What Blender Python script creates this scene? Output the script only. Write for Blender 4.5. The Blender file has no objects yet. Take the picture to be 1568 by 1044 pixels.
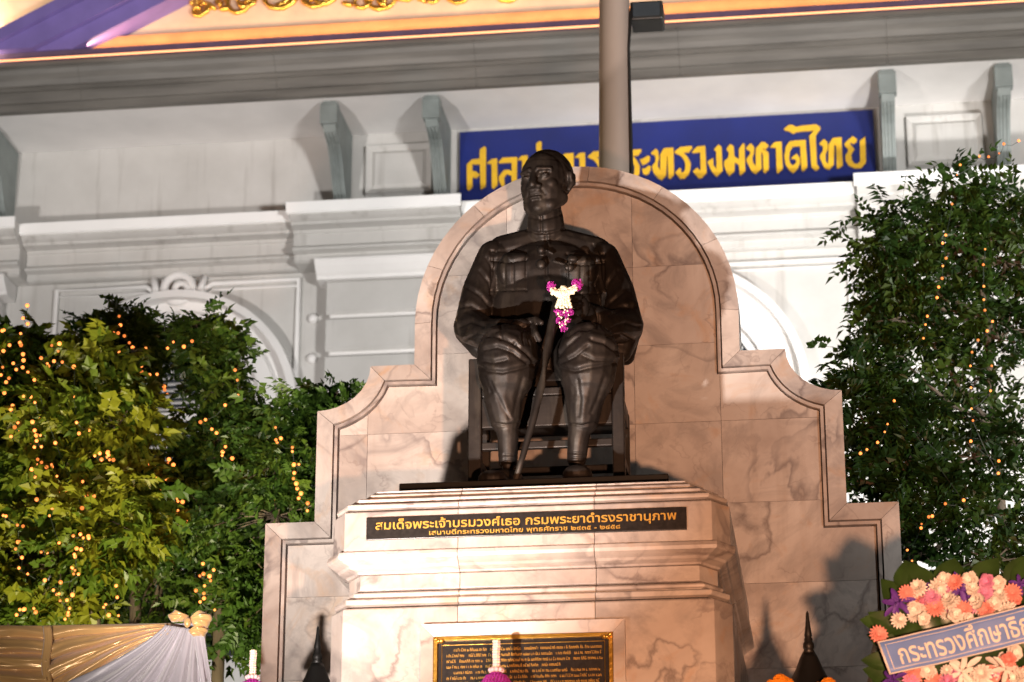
import bpy, bmesh, math, random
import numpy as np
from mathutils import Vector, Matrix
random.seed(7); np.random.seed(7)
sc = bpy.context.scene
COL = sc.collection
R_ = math.radians
PI = math.pi
# ------------------------------------------------------------------ camera
FPX, TH, PS = 3800.0, R_(19.0), R_(7.6)
CAM = Vector((1.273, -10.0, 1.6))
FW = Vector((-math.sin(PS)*math.cos(TH), math.cos(PS)*math.cos(TH), math.sin(TH)))
RT = Vector((math.cos(PS), math.sin(PS), 0))
UP = RT.cross(FW)
def P(x, y, Y):
    d = FW*FPX + RT*(x-784) + UP*(522-y)
    return CAM + d*((Y-CAM.y)/d.y)
cd = bpy.data.cameras.new('camera'); cam = bpy.data.objects.new('camera', cd); COL.objects.link(cam)
m = Matrix((RT, UP, -FW)).transposed().to_4x4(); m.translation = CAM
cam.matrix_world = m
cd.sensor_width = 36; cd.lens = 36*FPX/1568; cd.clip_end = 400; cd.clip_start = .1
cd.dof.use_dof = True; cd.dof.focus_distance = 11.7; cd.dof.aperture_fstop = 4.5
sc.camera = cam
# ------------------------------------------------------------------ world and lamps
w = bpy.data.worlds.new('World'); sc.world = w; w.use_nodes = True
nt = w.node_tree; bg = nt.nodes['Background']
sky = nt.nodes.new('ShaderNodeTexSky'); sky.sky_type = 'NISHITA'; sky.sun_disc = False
sky.sun_elevation = R_(1.0); sky.sun_rotation = R_(200)
nt.links.new(sky.outputs[0], bg.inputs[0]); bg.inputs[1].default_value = 0.012
sc.view_settings.view_transform = 'Standard'; sc.view_settings.look = 'None'
sc.view_settings.exposure = 0; sc.view_settings.gamma = 1
def lamp(name, kind, loc, target, power, col, size=.3, angle=60, blend=.5, size_y=None):
    l = bpy.data.lights.new(name, kind); l.energy = power; l.color = col
    o = bpy.data.objects.new(name, l); COL.objects.link(o); o.location = loc
    o.rotation_euler = (Vector(target)-Vector(loc)).to_track_quat('-Z', 'Y').to_euler()
    if kind == 'SPOT': l.spot_size = R_(angle); l.spot_blend = blend; l.shadow_soft_size = size
    elif kind == 'AREA':
        l.shape = 'RECTANGLE'; l.size = size; l.size_y = size_y or size
    elif kind == 'SUN': l.angle = R_(.5)
    return o
lamp('moon', 'SUN', (0, 0, 30), (4, 12, 0), .01, (1, .9, .8))
# monument floodlights: a whitish one at the foot on the left, a sodium one low on the right
lamp('flood_white', 'SPOT', (-1.3, -4.4, 2.2), (-.85, 1.8, 6.0), 3000, (1, .88, .81), .06, 42, .85)
lamp('rail_fill', 'SPOT', (-2.9, -4.6, 2.0), (-2.9, .9, 4.0), 360, (1, .86, .72), .15, 40, .8)  # added lamp, only there to brighten the draped rail
lamp('flood_sodium', 'SPOT', (1.9, -8.0, 1.8), (.7, 1.6, 4.9), 3100, (1, .50, .28), .07, 36, .8)
# facade floodlights
lamp('flood_facade_far', 'SPOT', (15, -12.0, 2.0), (.5, 20, 12.8), 36000, (1, .985, .97), 1.5, 44, .7)
lamp('flood_facade_right', 'SPOT', (5.5, 8.0, 3.0), (2.2, 20, 9.8), 13000, (1, .97, .94), .5, 46, .8)
lamp('facade_fill_left', 'SPOT', (-10.5, -2.0, 1.5), (-3.5, 20, 13.4), 11000, (1, .95, .92), .6, 52, .9)  # added fill from the left, softens the bracket shadows
lamp('flood_trees', 'SPOT', (-2.5, 1.25, 2.75), (-3.5, 4.6, 5.6), 1500, (1, .86, .56), .12, 84, .6)
lamp('pediment_strip', 'AREA', (-.7, 18.50, 15.86), (-.7, 18.72, 17.0), 80, (1, .62, .38), 17, size_y=.06)
lamp('gable_fill', 'AREA', (-11.5, 18.3, 15.7), (-11.5, 19.0, 16.6), 420, (1, .78, .55), 4, size_y=.06)  # added area lamp to brighten the gable wall

# ------------------------------------------------------------------ materials
MATS = {}
def nodes(name):
    m = bpy.data.materials.new(name); m.use_nodes = True
    return m, m.node_tree, m.node_tree.nodes['Principled BSDF']
def ramp(t, fac, stops):
    r = t.nodes.new('ShaderNodeValToRGB'); e = r.color_ramp.elements
    while len(e) < len(stops): e.new(.5)
    for i, (p, c) in enumerate(stops):
        e[i].position = p; e[i].color = (*c, 1) if len(c) == 3 else c
    t.links.new(fac, r.inputs[0]); return r.outputs[0]
def noise(t, vec, scale, detail=4, rough=.55, dist=0):
    n = t.nodes.new('ShaderNodeTexNoise'); n.inputs['Scale'].default_value = scale
    n.inputs['Detail'].default_value = detail; n.inputs['Roughness'].default_value = rough
    n.inputs['Distortion'].default_value = dist
    if vec: t.links.new(vec, n.inputs['Vector'])
    return n.outputs['Fac']
def mixc(t, fac, a, b, mode='MIX'):
    n = t.nodes.new('ShaderNodeMix'); n.data_type = 'RGBA'; n.blend_type = mode
    for i, v in ((6, a), (7, b)):
        if hasattr(v, 'default_value') or hasattr(v, 'is_linked'): t.links.new(v, n.inputs[i])
        else: n.inputs[i].default_value = (*v, 1)
    if isinstance(fac, (int, float)): n.inputs[0].default_value = fac
    else: t.links.new(fac, n.inputs[0])
    return n.outputs[2]
def bump(t, b, h, strength=.2, dist=.01):
    n = t.nodes.new('ShaderNodeBump'); n.inputs['Strength'].default_value = strength
    n.inputs['Distance'].default_value = dist; t.links.new(h, n.inputs['Height'])
    t.links.new(n.outputs[0], b.inputs['Normal'])
def wpos(t, rnd=0.0, stretch=None):
    g = t.nodes.new('ShaderNodeNewGeometry'); out = g.outputs['Position']
    if rnd:
        oi = t.nodes.new('ShaderNodeObjectInfo'); mu = t.nodes.new('ShaderNodeMath'); mu.operation = 'MULTIPLY'
        mu.inputs[1].default_value = rnd; t.links.new(oi.outputs['Random'], mu.inputs[0])
        a = t.nodes.new('ShaderNodeVectorMath'); a.operation = 'ADD'
        t.links.new(out, a.inputs[0]); t.links.new(mu.outputs[0], a.inputs[1]); out = a.outputs[0]
    if stretch:
        mp = t.nodes.new('ShaderNodeMapping'); mp.inputs['Scale'].default_value = stretch
        t.links.new(out, mp.inputs['Vector']); out = mp.outputs[0]
    return out
def simple(name, col, rough=.6, metal=0, var=.15, scale=6, bstr=0, stretch=None, spec=.5, sheen=0, emis=None, coat=0):
    m, t, b = nodes(name); v = wpos(t, stretch=stretch)
    n = noise(t, v, scale, 5)
    lo = tuple(c*(1-var) for c in col); hi = tuple(min(1, c*(1+var)) for c in col)
    t.links.new(ramp(t, n, [(.3, lo), (.7, hi)]), b.inputs['Base Color'])
    b.inputs['Roughness'].default_value = rough; b.inputs['Metallic'].default_value = metal
    b.inputs['Specular IOR Level'].default_value = spec
    if coat: b.inputs['Coat Weight'].default_value = coat
    if sheen: b.inputs['Sheen Weight'].default_value = sheen
    if bstr: bump(t, b, noise(t, v, scale*6, 4), bstr, .01)
    MATS[name] = m; return m
def marble():
    m, t, b = nodes('marble'); v = wpos(t, 9.0)
    big = noise(t, v, 1.6, 4, .6, 1.2)
    base = ramp(t, big, [(.28, (.46, .39, .35)), (.5, (.62, .55, .50)), (.72, (.72, .66, .61))])
    st = noise(t, v, 3.2, 5, .6, 1.5)
    base = mixc(t, ramp(t, st, [(.56, (0, 0, 0)), (.74, (.55, .55, .55))]), base, (.60, .34, .15))
    gy = noise(t, v, 2.6, 7, .65, 1.6)
    base = mixc(t, ramp(t, gy, [(.46, (0, 0, 0)), (.66, (.75, .75, .75))]), base, (.37, .33, .31))
    for sc_, wd, col, amt in ((1.5, .022, (.22, .19, .19), .7), (3.6, .014, (.30, .24, .22), .5)):
        n = noise(t, v, sc_, 5, .5, .5)
        k = ramp(t, n, [(.5-wd*1.6, (0, 0, 0)), (.5, (amt,)*3), (.5+wd*.6, (0, 0, 0))])
        msk = ramp(t, noise(t, v, sc_*.8+.7, 2), [(.45, (0, 0, 0)), (.6, (1, 1, 1))])
        k = mixc(t, 1.0, k, msk, 'MULTIPLY')
        base = mixc(t, k, base, col)
    sv = noise(t, v, 1.1, 7, .5, .5)
    k = ramp(t, sv, [(.485, (0, 0, 0)), (.5, (.6,)*3), (.512, (0, 0, 0))])
    k = mixc(t, 1.0, k, ramp(t, noise(t, v, 1.3, 2), [(.42, (0, 0, 0)), (.55, (1, 1, 1))]), 'MULTIPLY')
    base = mixc(t, k, base, (.13, .10, .10))
    oi = t.nodes.new('ShaderNodeObjectInfo')
    base = mixc(t, .9, base, ramp(t, oi.outputs['Random'], [(0, (.80, .78, .77)), (.5, (.95, .94, .92)), (1, (1, 1, 1))]), 'MULTIPLY')
    drip = noise(t, wpos(t, 0, (14, 14, 1.2)), 1.0, 4)
    base = mixc(t, ramp(t, drip, [(.55, (0, 0, 0)), (.8, (.35, .35, .35))]), base, (.34, .26, .20))
    t.links.new(base, b.inputs['Base Color'])
    t.links.new(ramp(t, st, [(.3, (.24,)*3), (.7, (.42,)*3)]), b.inputs['Roughness'])
    bump(t, b, noise(t, v, 40, 4), .06, .004)
    MATS['marble'] = m; return m
M_marble = marble()
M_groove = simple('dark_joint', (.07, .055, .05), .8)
M_white = simple('white_paint', (.74, .72, .70), .6, var=.07, scale=1.3, bstr=.12)
def facade():
    m, t, b = nodes('facade_plaster'); v = wpos(t)
    base = ramp(t, noise(t, v, .9, 5, .6), [(.3, (.46, .445, .42)), (.7, (.57, .555, .53))])
    streak = noise(t, wpos(t, 0, (5, 5, .35)), 1, 5, .6)
    base = mixc(t, ramp(t, streak, [(.55, (0, 0, 0)), (.8, (.75,)*3)]), base, (.25, .225, .20))
    t.links.new(base, b.inputs['Base Color']); b.inputs['Roughness'].default_value = .7
    bump(t, b, noise(t, v, 14, 5), .15, .01)
    return m
M_wall = facade()
M_litwhite = simple('lit_fascia_white', (.90, .89, .87), .5, var=.03, scale=2)  # bright light on the fascia painted in, whiter than the wall
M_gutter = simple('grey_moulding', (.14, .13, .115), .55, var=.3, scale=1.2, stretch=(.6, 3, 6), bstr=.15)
M_bracket = simple('grey_green_plaster', (.20, .225, .215), .55, var=.2, scale=3, bstr=.1)
M_mauve = simple('violet_lit_mauve', (.19, .14, .38), .5, var=.15, scale=2)  # violet wash of lamps put into the raking cornice colour
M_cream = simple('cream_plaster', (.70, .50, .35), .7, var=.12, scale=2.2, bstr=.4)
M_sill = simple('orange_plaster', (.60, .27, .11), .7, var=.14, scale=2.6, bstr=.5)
M_gold = simple('gilt', (.80, .46, .08), .28, .9, .2, 9, .2)
M_signblue = simple('sign_blue', (.004, .012, .115), .45, var=.25, scale=1.0)
M_yellow = simple('sign_yellow', (.62, .36, .015), .5, var=.12, scale=6)
M_pole = simple('pole_paint', (.23, .18, .15), .5, var=.12, scale=3, stretch=(1, 1, .2), bstr=.05)
M_black = simple('black_metal', (.012, .011, .010), .45)
def bronze():
    m, t, b = nodes('dark_bronze'); v = wpos(t)
    c = ramp(t, noise(t, v, 5, 6, .6), [(.3, (.010, .008, .007)), (.55, (.021, .016, .013)), (.75, (.040, .031, .024))])
    st = noise(t, wpos(t, 0, (16, 16, 2.2)), 1, 6, .6)
    c = mixc(t, ramp(t, st, [(.52, (0, 0, 0)), (.72, (.4,)*3)]), c, (.085, .072, .054))
    c = mixc(t, ramp(t, noise(t, v, 22, 6, .7), [(.55, (0, 0, 0)), (.75, (.5,)*3)]), c, (.012, .010, .009))
    t.links.new(c, b.inputs['Base Color']); b.inputs['Metallic'].default_value = .35
    t.links.new(ramp(t, noise(t, v, 9, 5), [(.3, (.42,)*3), (.7, (.68,)*3)]), b.inputs['Roughness'])
    bump(t, b, noise(t, v, 60, 5), .15, .004)
    return m
M_bronze = bronze()
M_granite = simple('black_granite', (.022, .018, .016), .3, var=.4, scale=60)
M_inscr = simple('inscription_gold', (.62, .34, .05), .5, .2, .1)
M_led = bpy.data.materials.new('warm_led'); M_led.use_nodes = True
_b = M_led.node_tree.nodes['Principled BSDF']; _b.inputs['Emission Color'].default_value = (1, .42, .18, 1); _b.inputs['Emission Strength'].default_value = 2.2; _b.inputs['Base Color'].default_value = (.5, .2, .1, 1)
def leafmat(name, lo, mid, hi, trans=.35, rough=.45):
    m, t, b = nodes(name)
    at = t.nodes.new('ShaderNodeAttribute'); at.attribute_name = 'tint'
    c = ramp(t, at.outputs['Fac'], [(.0, lo), (.5, mid), (1, hi)])
    t.links.new(c, b.inputs['Base Color']); b.inputs['Roughness'].default_value = rough
    tr = t.nodes.new('ShaderNodeBsdfTranslucent'); t.links.new(c, tr.inputs[0])
    mx = t.nodes.new('ShaderNodeMixShader'); mx.inputs[0].default_value = trans
    t.links.new(b.outputs[0], mx.inputs[1]); t.links.new(tr.outputs[0], mx.inputs[2])
    t.links.new(mx.outputs[0], t.nodes['Material Output'].inputs[0]); return m
M_leafL = leafmat('leaf_yellow_green', (.04, .085, .008), (.085, .145, .012), (.20, .215, .014))
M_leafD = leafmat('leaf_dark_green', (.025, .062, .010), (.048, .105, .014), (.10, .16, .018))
M_leafR = leafmat('leaf_fern_green', (.016, .042, .007), (.036, .080, .010), (.080, .125, .016), .5)
M_bigleaf = simple('broad_leaf', (.03, .07, .015), .35, var=.35, scale=12)
M_bark = simple('bark', (.10, .075, .05), .85, var=.35, scale=14, stretch=(1, 1, .3), bstr=.6)
M_bulb = bpy.data.materials.new('bulb_glow'); M_bulb.use_nodes = True
_b = M_bulb.node_tree.nodes['Principled BSDF']; _b.inputs['Base Color'].default_value = (.3, .1, .02, 1); _b.inputs['Emission Color'].default_value = (1, .27, .055, 1); _b.inputs['Emission Strength'].default_value = 2.6
M_bulb.cycles.emission_sampling = 'NONE'
M_bulb2 = M_bulb.copy(); M_bulb2.name = 'bulb_dim_glow'
M_bulb2.node_tree.nodes['Principled BSDF'].inputs['Emission Color'].default_value = (1, .25, .05, 1)
M_bulb2.node_tree.nodes['Principled BSDF'].inputs['Emission Strength'].default_value = 1.2; M_bulb2.cycles.emission_sampling = 'NONE'
M_satin_gold = simple('gold_satin', (.66, .40, .16), .24, .15, .1, 5, sheen=.4)
M_sheer = simple('white_sheer', (.40, .39, .44), .38, 0, .06, 5, sheen=.6)
M_cwhite = simple('petal_cream', (.88, .84, .80), .6, var=.08, scale=30)
M_ccoral = simple('petal_coral', (.82, .34, .30), .6, var=.15, scale=30)
M_cpink = simple('petal_pink', (.75, .32, .55), .6, var=.15, scale=30)
M_cpurple = simple('petal_purple', (.13, .04, .36), .6, var=.2, scale=30)
M_cmagenta = simple('petal_magenta', (.36, .02, .27), .55, var=.3, scale=90)
M_jasmine = simple('jasmine_white', (.88, .82, .60), .55, var=.05, scale=60)
M_palepink = simple('petal_pale_pink', (.88, .60, .62), .55, var=.08, scale=60)
M_marigold = simple('petal_marigold', (.90, .30, .01), .6, var=.12, scale=60)
M_ribbon = simple('ribbon_blue', (.15, .27, .66), .45, var=.06, scale=8)
M_ribwhite = simple('ribbon_white', (.85, .80, .74), .5, var=.04)
M_ground = simple('paving', (.22, .20, .18), .8, var=.2, scale=2, bstr=.3)
M_glass = simple('window_glass', (.03, .035, .04), .1, var=.1)

# ------------------------------------------------------------------ object helpers
WL = {}
def thing(name, label, cat, loc, group=None):
    o = bpy.data.objects.new(name, None); COL.objects.link(o); o.location = loc; WL[o] = Vector(loc)
    o.empty_display_size = .2
    o['label'] = label; o['category'] = cat
    if group: o['group'] = group
    return o
def obj(name, v, f, mat, parent=None, smooth=False, kind=None, label=None, cat=None, group=None, origin=None, bevel=0, auto=None):
    v = np.asarray([tuple(p) for p in v], dtype=float)
    og = Vector(origin) if origin is not None else Vector((v[:, 0].mean(), v[:, 1].mean(), v[:, 2].min()))
    me = bpy.data.meshes.new(name); me.from_pydata([tuple(p) for p in (v-np.array(og))], [], f); me.update()
    me.materials.append(mat)
    if smooth: me.shade_smooth()
    o = bpy.data.objects.new(name, me); COL.objects.link(o)
    WL[o] = og
    if parent: o.parent = parent; o.location = og-WL[parent]
    else: o.location = og
    if auto: me.set_sharp_from_angle(angle=R_(auto))
    if bevel:
        b = o.modifiers.new('bevel', 'BEVEL'); b.width = bevel; b.segments = 2; b.limit_method = 'ANGLE'; b.angle_limit = R_(40)
    if kind: o['kind'] = kind
    if label: o['label'] = label
    if cat: o['category'] = cat
    if group: o['group'] = group
    return o
class MB:
    def __init__(s): s.v = []; s.f = []
    def add(s, v, f):
        n = len(s.v); s.v += [tuple(p) for p in v]; s.f += [[i+n for i in q] for q in f]; return s
    def box(s, a, b):
        (x0, y0, z0), (x1, y1, z1) = a, b
        return s.add([(x0,y0,z0),(x1,y0,z0),(x1,y1,z0),(x0,y1,z0),(x0,y0,z1),(x1,y0,z1),(x1,y1,z1),(x0,y1,z1)],
              [(0,3,2,1),(4,5,6,7),(0,1,5,4),(1,2,6,5),(2,3,7,6),(3,0,4,7)])
    def prism(s, poly, y0, y1):          # poly in (x,z), faces -y
        n = len(poly)
        return s.add([(x, y0, z) for x, z in poly]+[(x, y1, z) for x, z in poly],
              [list(range(n)), list(range(2*n-1, n-1, -1))]+[[i, i+n, (i+1) % n+n, (i+1) % n] for i in range(n)])
    def xprism(s, prof, x0, x1):         # prof in (y,z) along x
        n = len(prof)
        return s.add([(x0, y, z) for y, z in prof]+[(x1, y, z) for y, z in prof],
              [list(range(n)), list(range(2*n-1, n-1, -1))]+[[i, i+n, (i+1) % n+n, (i+1) % n] for i in range(n)])
    def tube(s, pts, rad, seg=8, cap=True):
        pts = [Vector(p) for p in pts]; n = len(pts)
        if not hasattr(rad, '__len__'): rad = [rad]*n
        vs = []; ref = Vector((.13, .31, .94)).normalized()
        for i, p in enumerate(pts):
            t = (pts[min(i+1, n-1)]-pts[max(i-1, 0)]).normalized()
            a = t.cross(ref)
            if a.length < .1: a = t.cross(Vector((1, 0, 0)))
            a.normalize(); b = t.cross(a)
            for k in range(seg):
                g = 2*PI*k/seg; vs.append(p+(a*math.cos(g)+b*math.sin(g))*rad[i])
        fs = [[i*seg+k, (i+1)*seg+k, (i+1)*seg+(k+1) % seg, i*seg+(k+1) % seg] for i in range(n-1) for k in range(seg)]
        if cap: fs += [list(range(seg)), list(range((n-1)*seg, n*seg))[::-1]]
        return s.add(vs, fs)
    def lathe(s, prof, c, seg=20):
        c = Vector(c); vs = []
        for r, z in prof:
            for k in range(seg):
                g = 2*PI*k/seg; vs.append((c.x+r*math.cos(g), c.y+r*math.sin(g), c.z+z))
        n = len(prof)
        fs = [[i*seg+k, i*seg+(k+1) % seg, (i+1)*seg+(k+1) % seg, (i+1)*seg+k] for i in range(n-1) for k in range(seg)]
        fs += [list(range(seg))[::-1], list(range((n-1)*seg, n*seg))]
        return s.add(vs, fs)
    def ball(s, c, r, seg=10, rings=7, rot=None):
        if not hasattr(r, '__len__'): r = (r, r, r)
        c = Vector(c); vs = []
        for i in range(rings+1):
            a = PI*i/rings-PI/2
            for k in range(seg):
                g = 2*PI*k/seg
                p = Vector((r[0]*math.cos(a)*math.cos(g), r[1]*math.cos(a)*math.sin(g), r[2]*math.sin(a)))
                if rot: p = rot @ p
                vs.append(c+p)
        fs = [[i*seg+k, i*seg+(k+1) % seg, (i+1)*seg+(k+1) % seg, (i+1)*seg+k] for i in range(rings) for k in range(seg)]
        return s.add(vs, fs)
    def torus(s, c, R, r, seg=24, ts=8, axis='y'):
        vs = []
        for i in range(seg):
            a = 2*PI*i/seg
            for k in range(ts):
                g = 2*PI*k/ts; rr = R+r*math.cos(g); q = r*math.sin(g)
                vs.append((c[0]+rr*math.cos(a), c[1]+q, c[2]+rr*math.sin(a)) if axis == 'y' else (c[0]+rr*math.cos(a), c[1]+rr*math.sin(a), c[2]+q))
        fs = [[i*ts+k, ((i+1) % seg)*ts+k, ((i+1) % seg)*ts+(k+1) % ts, i*ts+(k+1) % ts] for i in range(seg) for k in range(ts)]
        return s.add(vs, fs)
    def go(s, name, mat, parent=None, **k): return obj(name, s.v, s.f, mat, parent, **k)
def copy_part(o, parent, loc, rot=None, scale=None):
    c = o.copy(); COL.objects.link(c); c.parent = parent
    c.location = Vector(loc)-(WL[parent] if parent else Vector((0, 0, 0)))
    if rot is not None: c.rotation_euler = rot
    if scale is not None: c.scale = (scale,)*3 if not hasattr(scale, '__len__') else scale
    return c

# ------------------------------------------------------------------ ground and terrace
MB().box((-150, -60, -.5), (150, 250, 0)).go('ground', M_ground, kind='structure')
MB().box((-6, -2.0, 0.004), (6, 4.2, 2.6)).go('terrace', M_ground, kind='structure', bevel=.02)

# ------------------------------------------------------------------ ministry building
XC = -.7; YB = 20.0; ZC = 11.17
B = thing('ministry_building', 'white floodlit classical building with arches, cornices and pediment rising behind the monument', 'building', (XC, YB, 0))
MB().box((-16, YB+.02, 0), (10, YB+6, 16.4)).go('wall', M_wall, B)
# entablature: bays and forward breaks
def entab(off, x0, x1, parent=B):
    y = lambda o: YB-off-o
    prof = [(YB+.05, 13.79), (y(.50), 13.77), (y(.50), 13.71), (y(.485), 13.70), (y(.47), 13.62), (y(.42), 13.585), (y(.36), 13.56), (y(.36), 13.53),
            (y(.20), 13.51), (y(.20), 13.475), (y(.17), 13.465), (y(.17), 13.30), (y(.20), 13.29), (y(.235), 13.26), (y(.235), 13.225), (y(.12), 13.20), (y(.12), 13.12), (y(.07), 13.10), (YB+.05, 13.10)]
    cn_ = MB().xprism(prof, x0, x1).go('cornice', M_wall, parent, bevel=.006)
    MB().xprism([(y(.50)-.03, 13.785), (y(.50)-.045, 13.775), (y(.50)-.03, 13.64), (y(.50)-.002, 13.625), (y(.50)-.002, 13.785)], x0-.03 if x0 > -15 and (x0, x1) in piers else x0, x1+.03 if (x0, x1) in piers else x1).go('fascia', M_litwhite, cn_)
piers = [(-11.7, -9.25), (-5.55, -3.32), (1.75, 4.15)]
bays = [(-16, -11.705), (-9.245, -5.555), (-3.315, 1.745), (4.155, 10)]
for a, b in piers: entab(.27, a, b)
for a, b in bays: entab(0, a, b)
# pilasters of rusticated blocks and their capitals
for a, b in [(-11.3, -9.55), (-5.12, -3.72), (2.15, 3.75)]:
    cap = [(YB, 13.10), (YB-.52, 13.095), (YB-.52, 13.06), (YB-.47, 13.0), (YB-.40, 12.93), (YB-.36, 12.90), (YB-.34, 12.86), (YB, 12.86)]
    MB().xprism(cap, a-.13, b+.13).go('capital', M_white, B, bevel=.006)
    MB().box((a+.04, YB-.245, 0), (b-.04, YB+.02, 12.86)).go('pilaster', M_white, B)
    z = 12.855
    while z > 8.2:
        zz = z-.455
        blk = [(YB-.246, z), (YB-.27, z), (YB-.30, z-.03), (YB-.30, zz+.03), (YB-.27, zz), (YB-.246, zz)]
        MB().xprism(blk, a, b).go('rusticated_block', M_wall, B)
        z -= .51
# frieze with raised panels
def raised(x0, x1, z0, z1, y, d=.07, bv=.09, name='frieze_panel', mat=M_wall, parent=B):
    v = [(x0,y,z0),(x1,y,z0),(x1,y,z1),(x0,y,z1)]
    i = [(x0+.02,y-d,z0+.02),(x1-.02,y-d,z0+.02),(x1-.02,y-d,z1-.02),(x0+.02,y-d,z1-.02)]
    j = [(x0+bv,y-d*.25,z0+bv),(x1-bv,y-d*.25,z0+bv),(x1-bv,y-d*.25,z1-bv),(x0+bv,y-d*.25,z1-bv)]
    k = [(x0+bv+.05,y-d*.8,z0+bv+.05),(x1-bv-.05,y-d*.8,z0+bv+.05),(x1-bv-.05,y-d*.8,z1-bv-.05),(x0+bv+.05,y-d*.8,z1-bv-.05)]
    vs = v+i+j+k; fs = []
    for a in (0, 4, 8):
        for q in range(4): fs.append([a+q, a+(q+1) % 4, a+4+(q+1) % 4, a+4+q])
    fs.append([12, 13, 14, 15])
    return obj(name, vs, fs, mat, parent)
raised(-4.70, -3.78, 14.14, 14.86, YB-.002)
raised(2.42, 3.42, 14.14, 14.86, YB-.002)
raised(-10.7, -9.9, 14.14, 14.86, YB-.002)
# soffit and eave mouldings
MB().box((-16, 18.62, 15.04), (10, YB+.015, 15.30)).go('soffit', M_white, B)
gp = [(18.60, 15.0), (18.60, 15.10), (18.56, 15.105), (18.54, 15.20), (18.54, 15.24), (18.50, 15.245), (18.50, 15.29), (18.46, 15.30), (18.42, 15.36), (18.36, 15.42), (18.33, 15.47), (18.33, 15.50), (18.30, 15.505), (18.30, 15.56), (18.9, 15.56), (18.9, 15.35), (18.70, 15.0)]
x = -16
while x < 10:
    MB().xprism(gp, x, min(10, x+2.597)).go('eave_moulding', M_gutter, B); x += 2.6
MB().box((-16, 18.41, 15.565), (10, 18.55, 15.76)).go('fascia_board', simple('dull_mauve', (.11, .07, .12), .5), B)  # violet wash light and shade mixed into one board colour
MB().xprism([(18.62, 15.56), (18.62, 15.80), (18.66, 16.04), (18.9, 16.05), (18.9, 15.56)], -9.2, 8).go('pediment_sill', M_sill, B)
MB().box((-9.4, 18.76, 15.6), (8.2, 18.9, 20.6)).go('tympanum', M_cream, B)
MB().box((-16, 19.0, 15.3), (-9.1, 19.2, 19.5)).go('gable_wall', M_cream, B)
# raking cornices
pA = P(135, 68, 18.5); pB = P(268, 0, 18.5); pC = P(0, 62, 18.5)
sl = (pB.z-pA.z)/(pB.x-pA.x)
rise = sl*(XC-pA.x)
for s in (1, -1):
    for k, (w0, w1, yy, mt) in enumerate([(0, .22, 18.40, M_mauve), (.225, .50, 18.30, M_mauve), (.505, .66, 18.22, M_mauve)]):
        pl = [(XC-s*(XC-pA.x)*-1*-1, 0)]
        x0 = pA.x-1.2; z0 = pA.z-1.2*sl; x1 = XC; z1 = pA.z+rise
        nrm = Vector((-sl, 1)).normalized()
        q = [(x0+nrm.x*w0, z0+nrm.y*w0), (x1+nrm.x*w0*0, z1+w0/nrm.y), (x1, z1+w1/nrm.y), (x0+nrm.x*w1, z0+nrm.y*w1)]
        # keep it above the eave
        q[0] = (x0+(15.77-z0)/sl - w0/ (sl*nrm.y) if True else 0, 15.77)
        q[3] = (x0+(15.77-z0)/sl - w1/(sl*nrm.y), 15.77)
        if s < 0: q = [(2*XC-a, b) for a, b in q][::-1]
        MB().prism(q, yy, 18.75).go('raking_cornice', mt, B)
# arched windows with mouldings
def arcpts(xc, zc, r, a0=0, a1=180, n=36): return [(xc+r*math.cos(R_(a0+(a1-a0)*i/n)), zc+r*math.sin(R_(a0+(a1-a0)*i/n))) for i in range(n+1)]
def archband(xc, r0, r1, y0, name, mat, parent, zb=8.0):
    o_ = [(xc+r1, zb)]+arcpts(xc, ZC, r1)+[(xc-r1, zb)]
    i_ = [(xc+r0, zb)]+arcpts(xc, ZC, r0)+[(xc-r0, zb)]
    n = len(o_); vs = [(x, y0, z) for x, z in o_]+[(x, y0, z) for x, z in i_]+[(x, YB+.06, z) for x, z in o_]+[(x, YB+.06, z) for x, z in i_]
    fs = []
    for k in range(n-1):
        fs += [[k, k+1, n+k+1, n+k], [k, 2*n+k, 2*n+k+1, k+1], [n+k, n+k+1, 3*n+k+1, 3*n+k]]
    return obj(name, vs, fs, mat, parent)
def win(xc, S, lou):
    W = archband(xc, 1.02*S, 1.10*S, YB-.03, 'arched_window', M_white, B)
    poly = [(xc+1.02*S, 8.0)]+arcpts(xc, ZC, 1.02*S)+[(xc-1.02*S, 8.0)]
    MB().prism(poly[::-1], YB+.012, YB+.018).go('pane', M_glass if lou else M_white, W)
    for xx in (-.34*S, .34*S): MB().box((xc+xx-.035, YB-.03, 8.0), (xc+xx+.035, YB+.01, ZC+.9*S)).go('mullion', M_white, W)
    MB().box((xc-1.0*S, YB-.04, ZC-.06), (xc+1.0*S, YB+.008, ZC+.06)).go('transom', M_white, W)
    z = 9.0
    k = 0
    while z < ZC+.9*S:
        hw = 1.0*S if z < ZC else math.sqrt(max(0.01, (1.0*S)**2-(z-ZC)**2))
        if abs(z-ZC) > .09:
            for sg in (-1, 0, 1):
                xa, xb = {-1: (-hw, -.38*S), 0: (-.30*S, .30*S), 1: (.38*S, hw)}[sg]
                xa = max(xa, -hw); xb = min(xb, hw)
                if xb-xa > .08: MB().xprism([(YB+.005, z), (YB-.03, z-.035), (YB-.035, z-.025), (YB, z+.012)], xc+xa, xc+xb).go('louvre_slat', M_white, W)
        z += .085
win(-7.17, 1.08, True); win(XC, 1.13, True)
for xc, S in ((-7.17, 1.0), (XC, 1.05)):
    archband(xc, 1.20*S, 1.40*S, YB-.16, 'archivolt', M_white, B)
    archband(xc, 1.40*S, 1.58*S, YB-.05, 'archivolt', M_white, B)
    archband(xc, 1.58*S, 1.68*S, YB-.26, 'archivolt', M_white, B)
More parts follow.
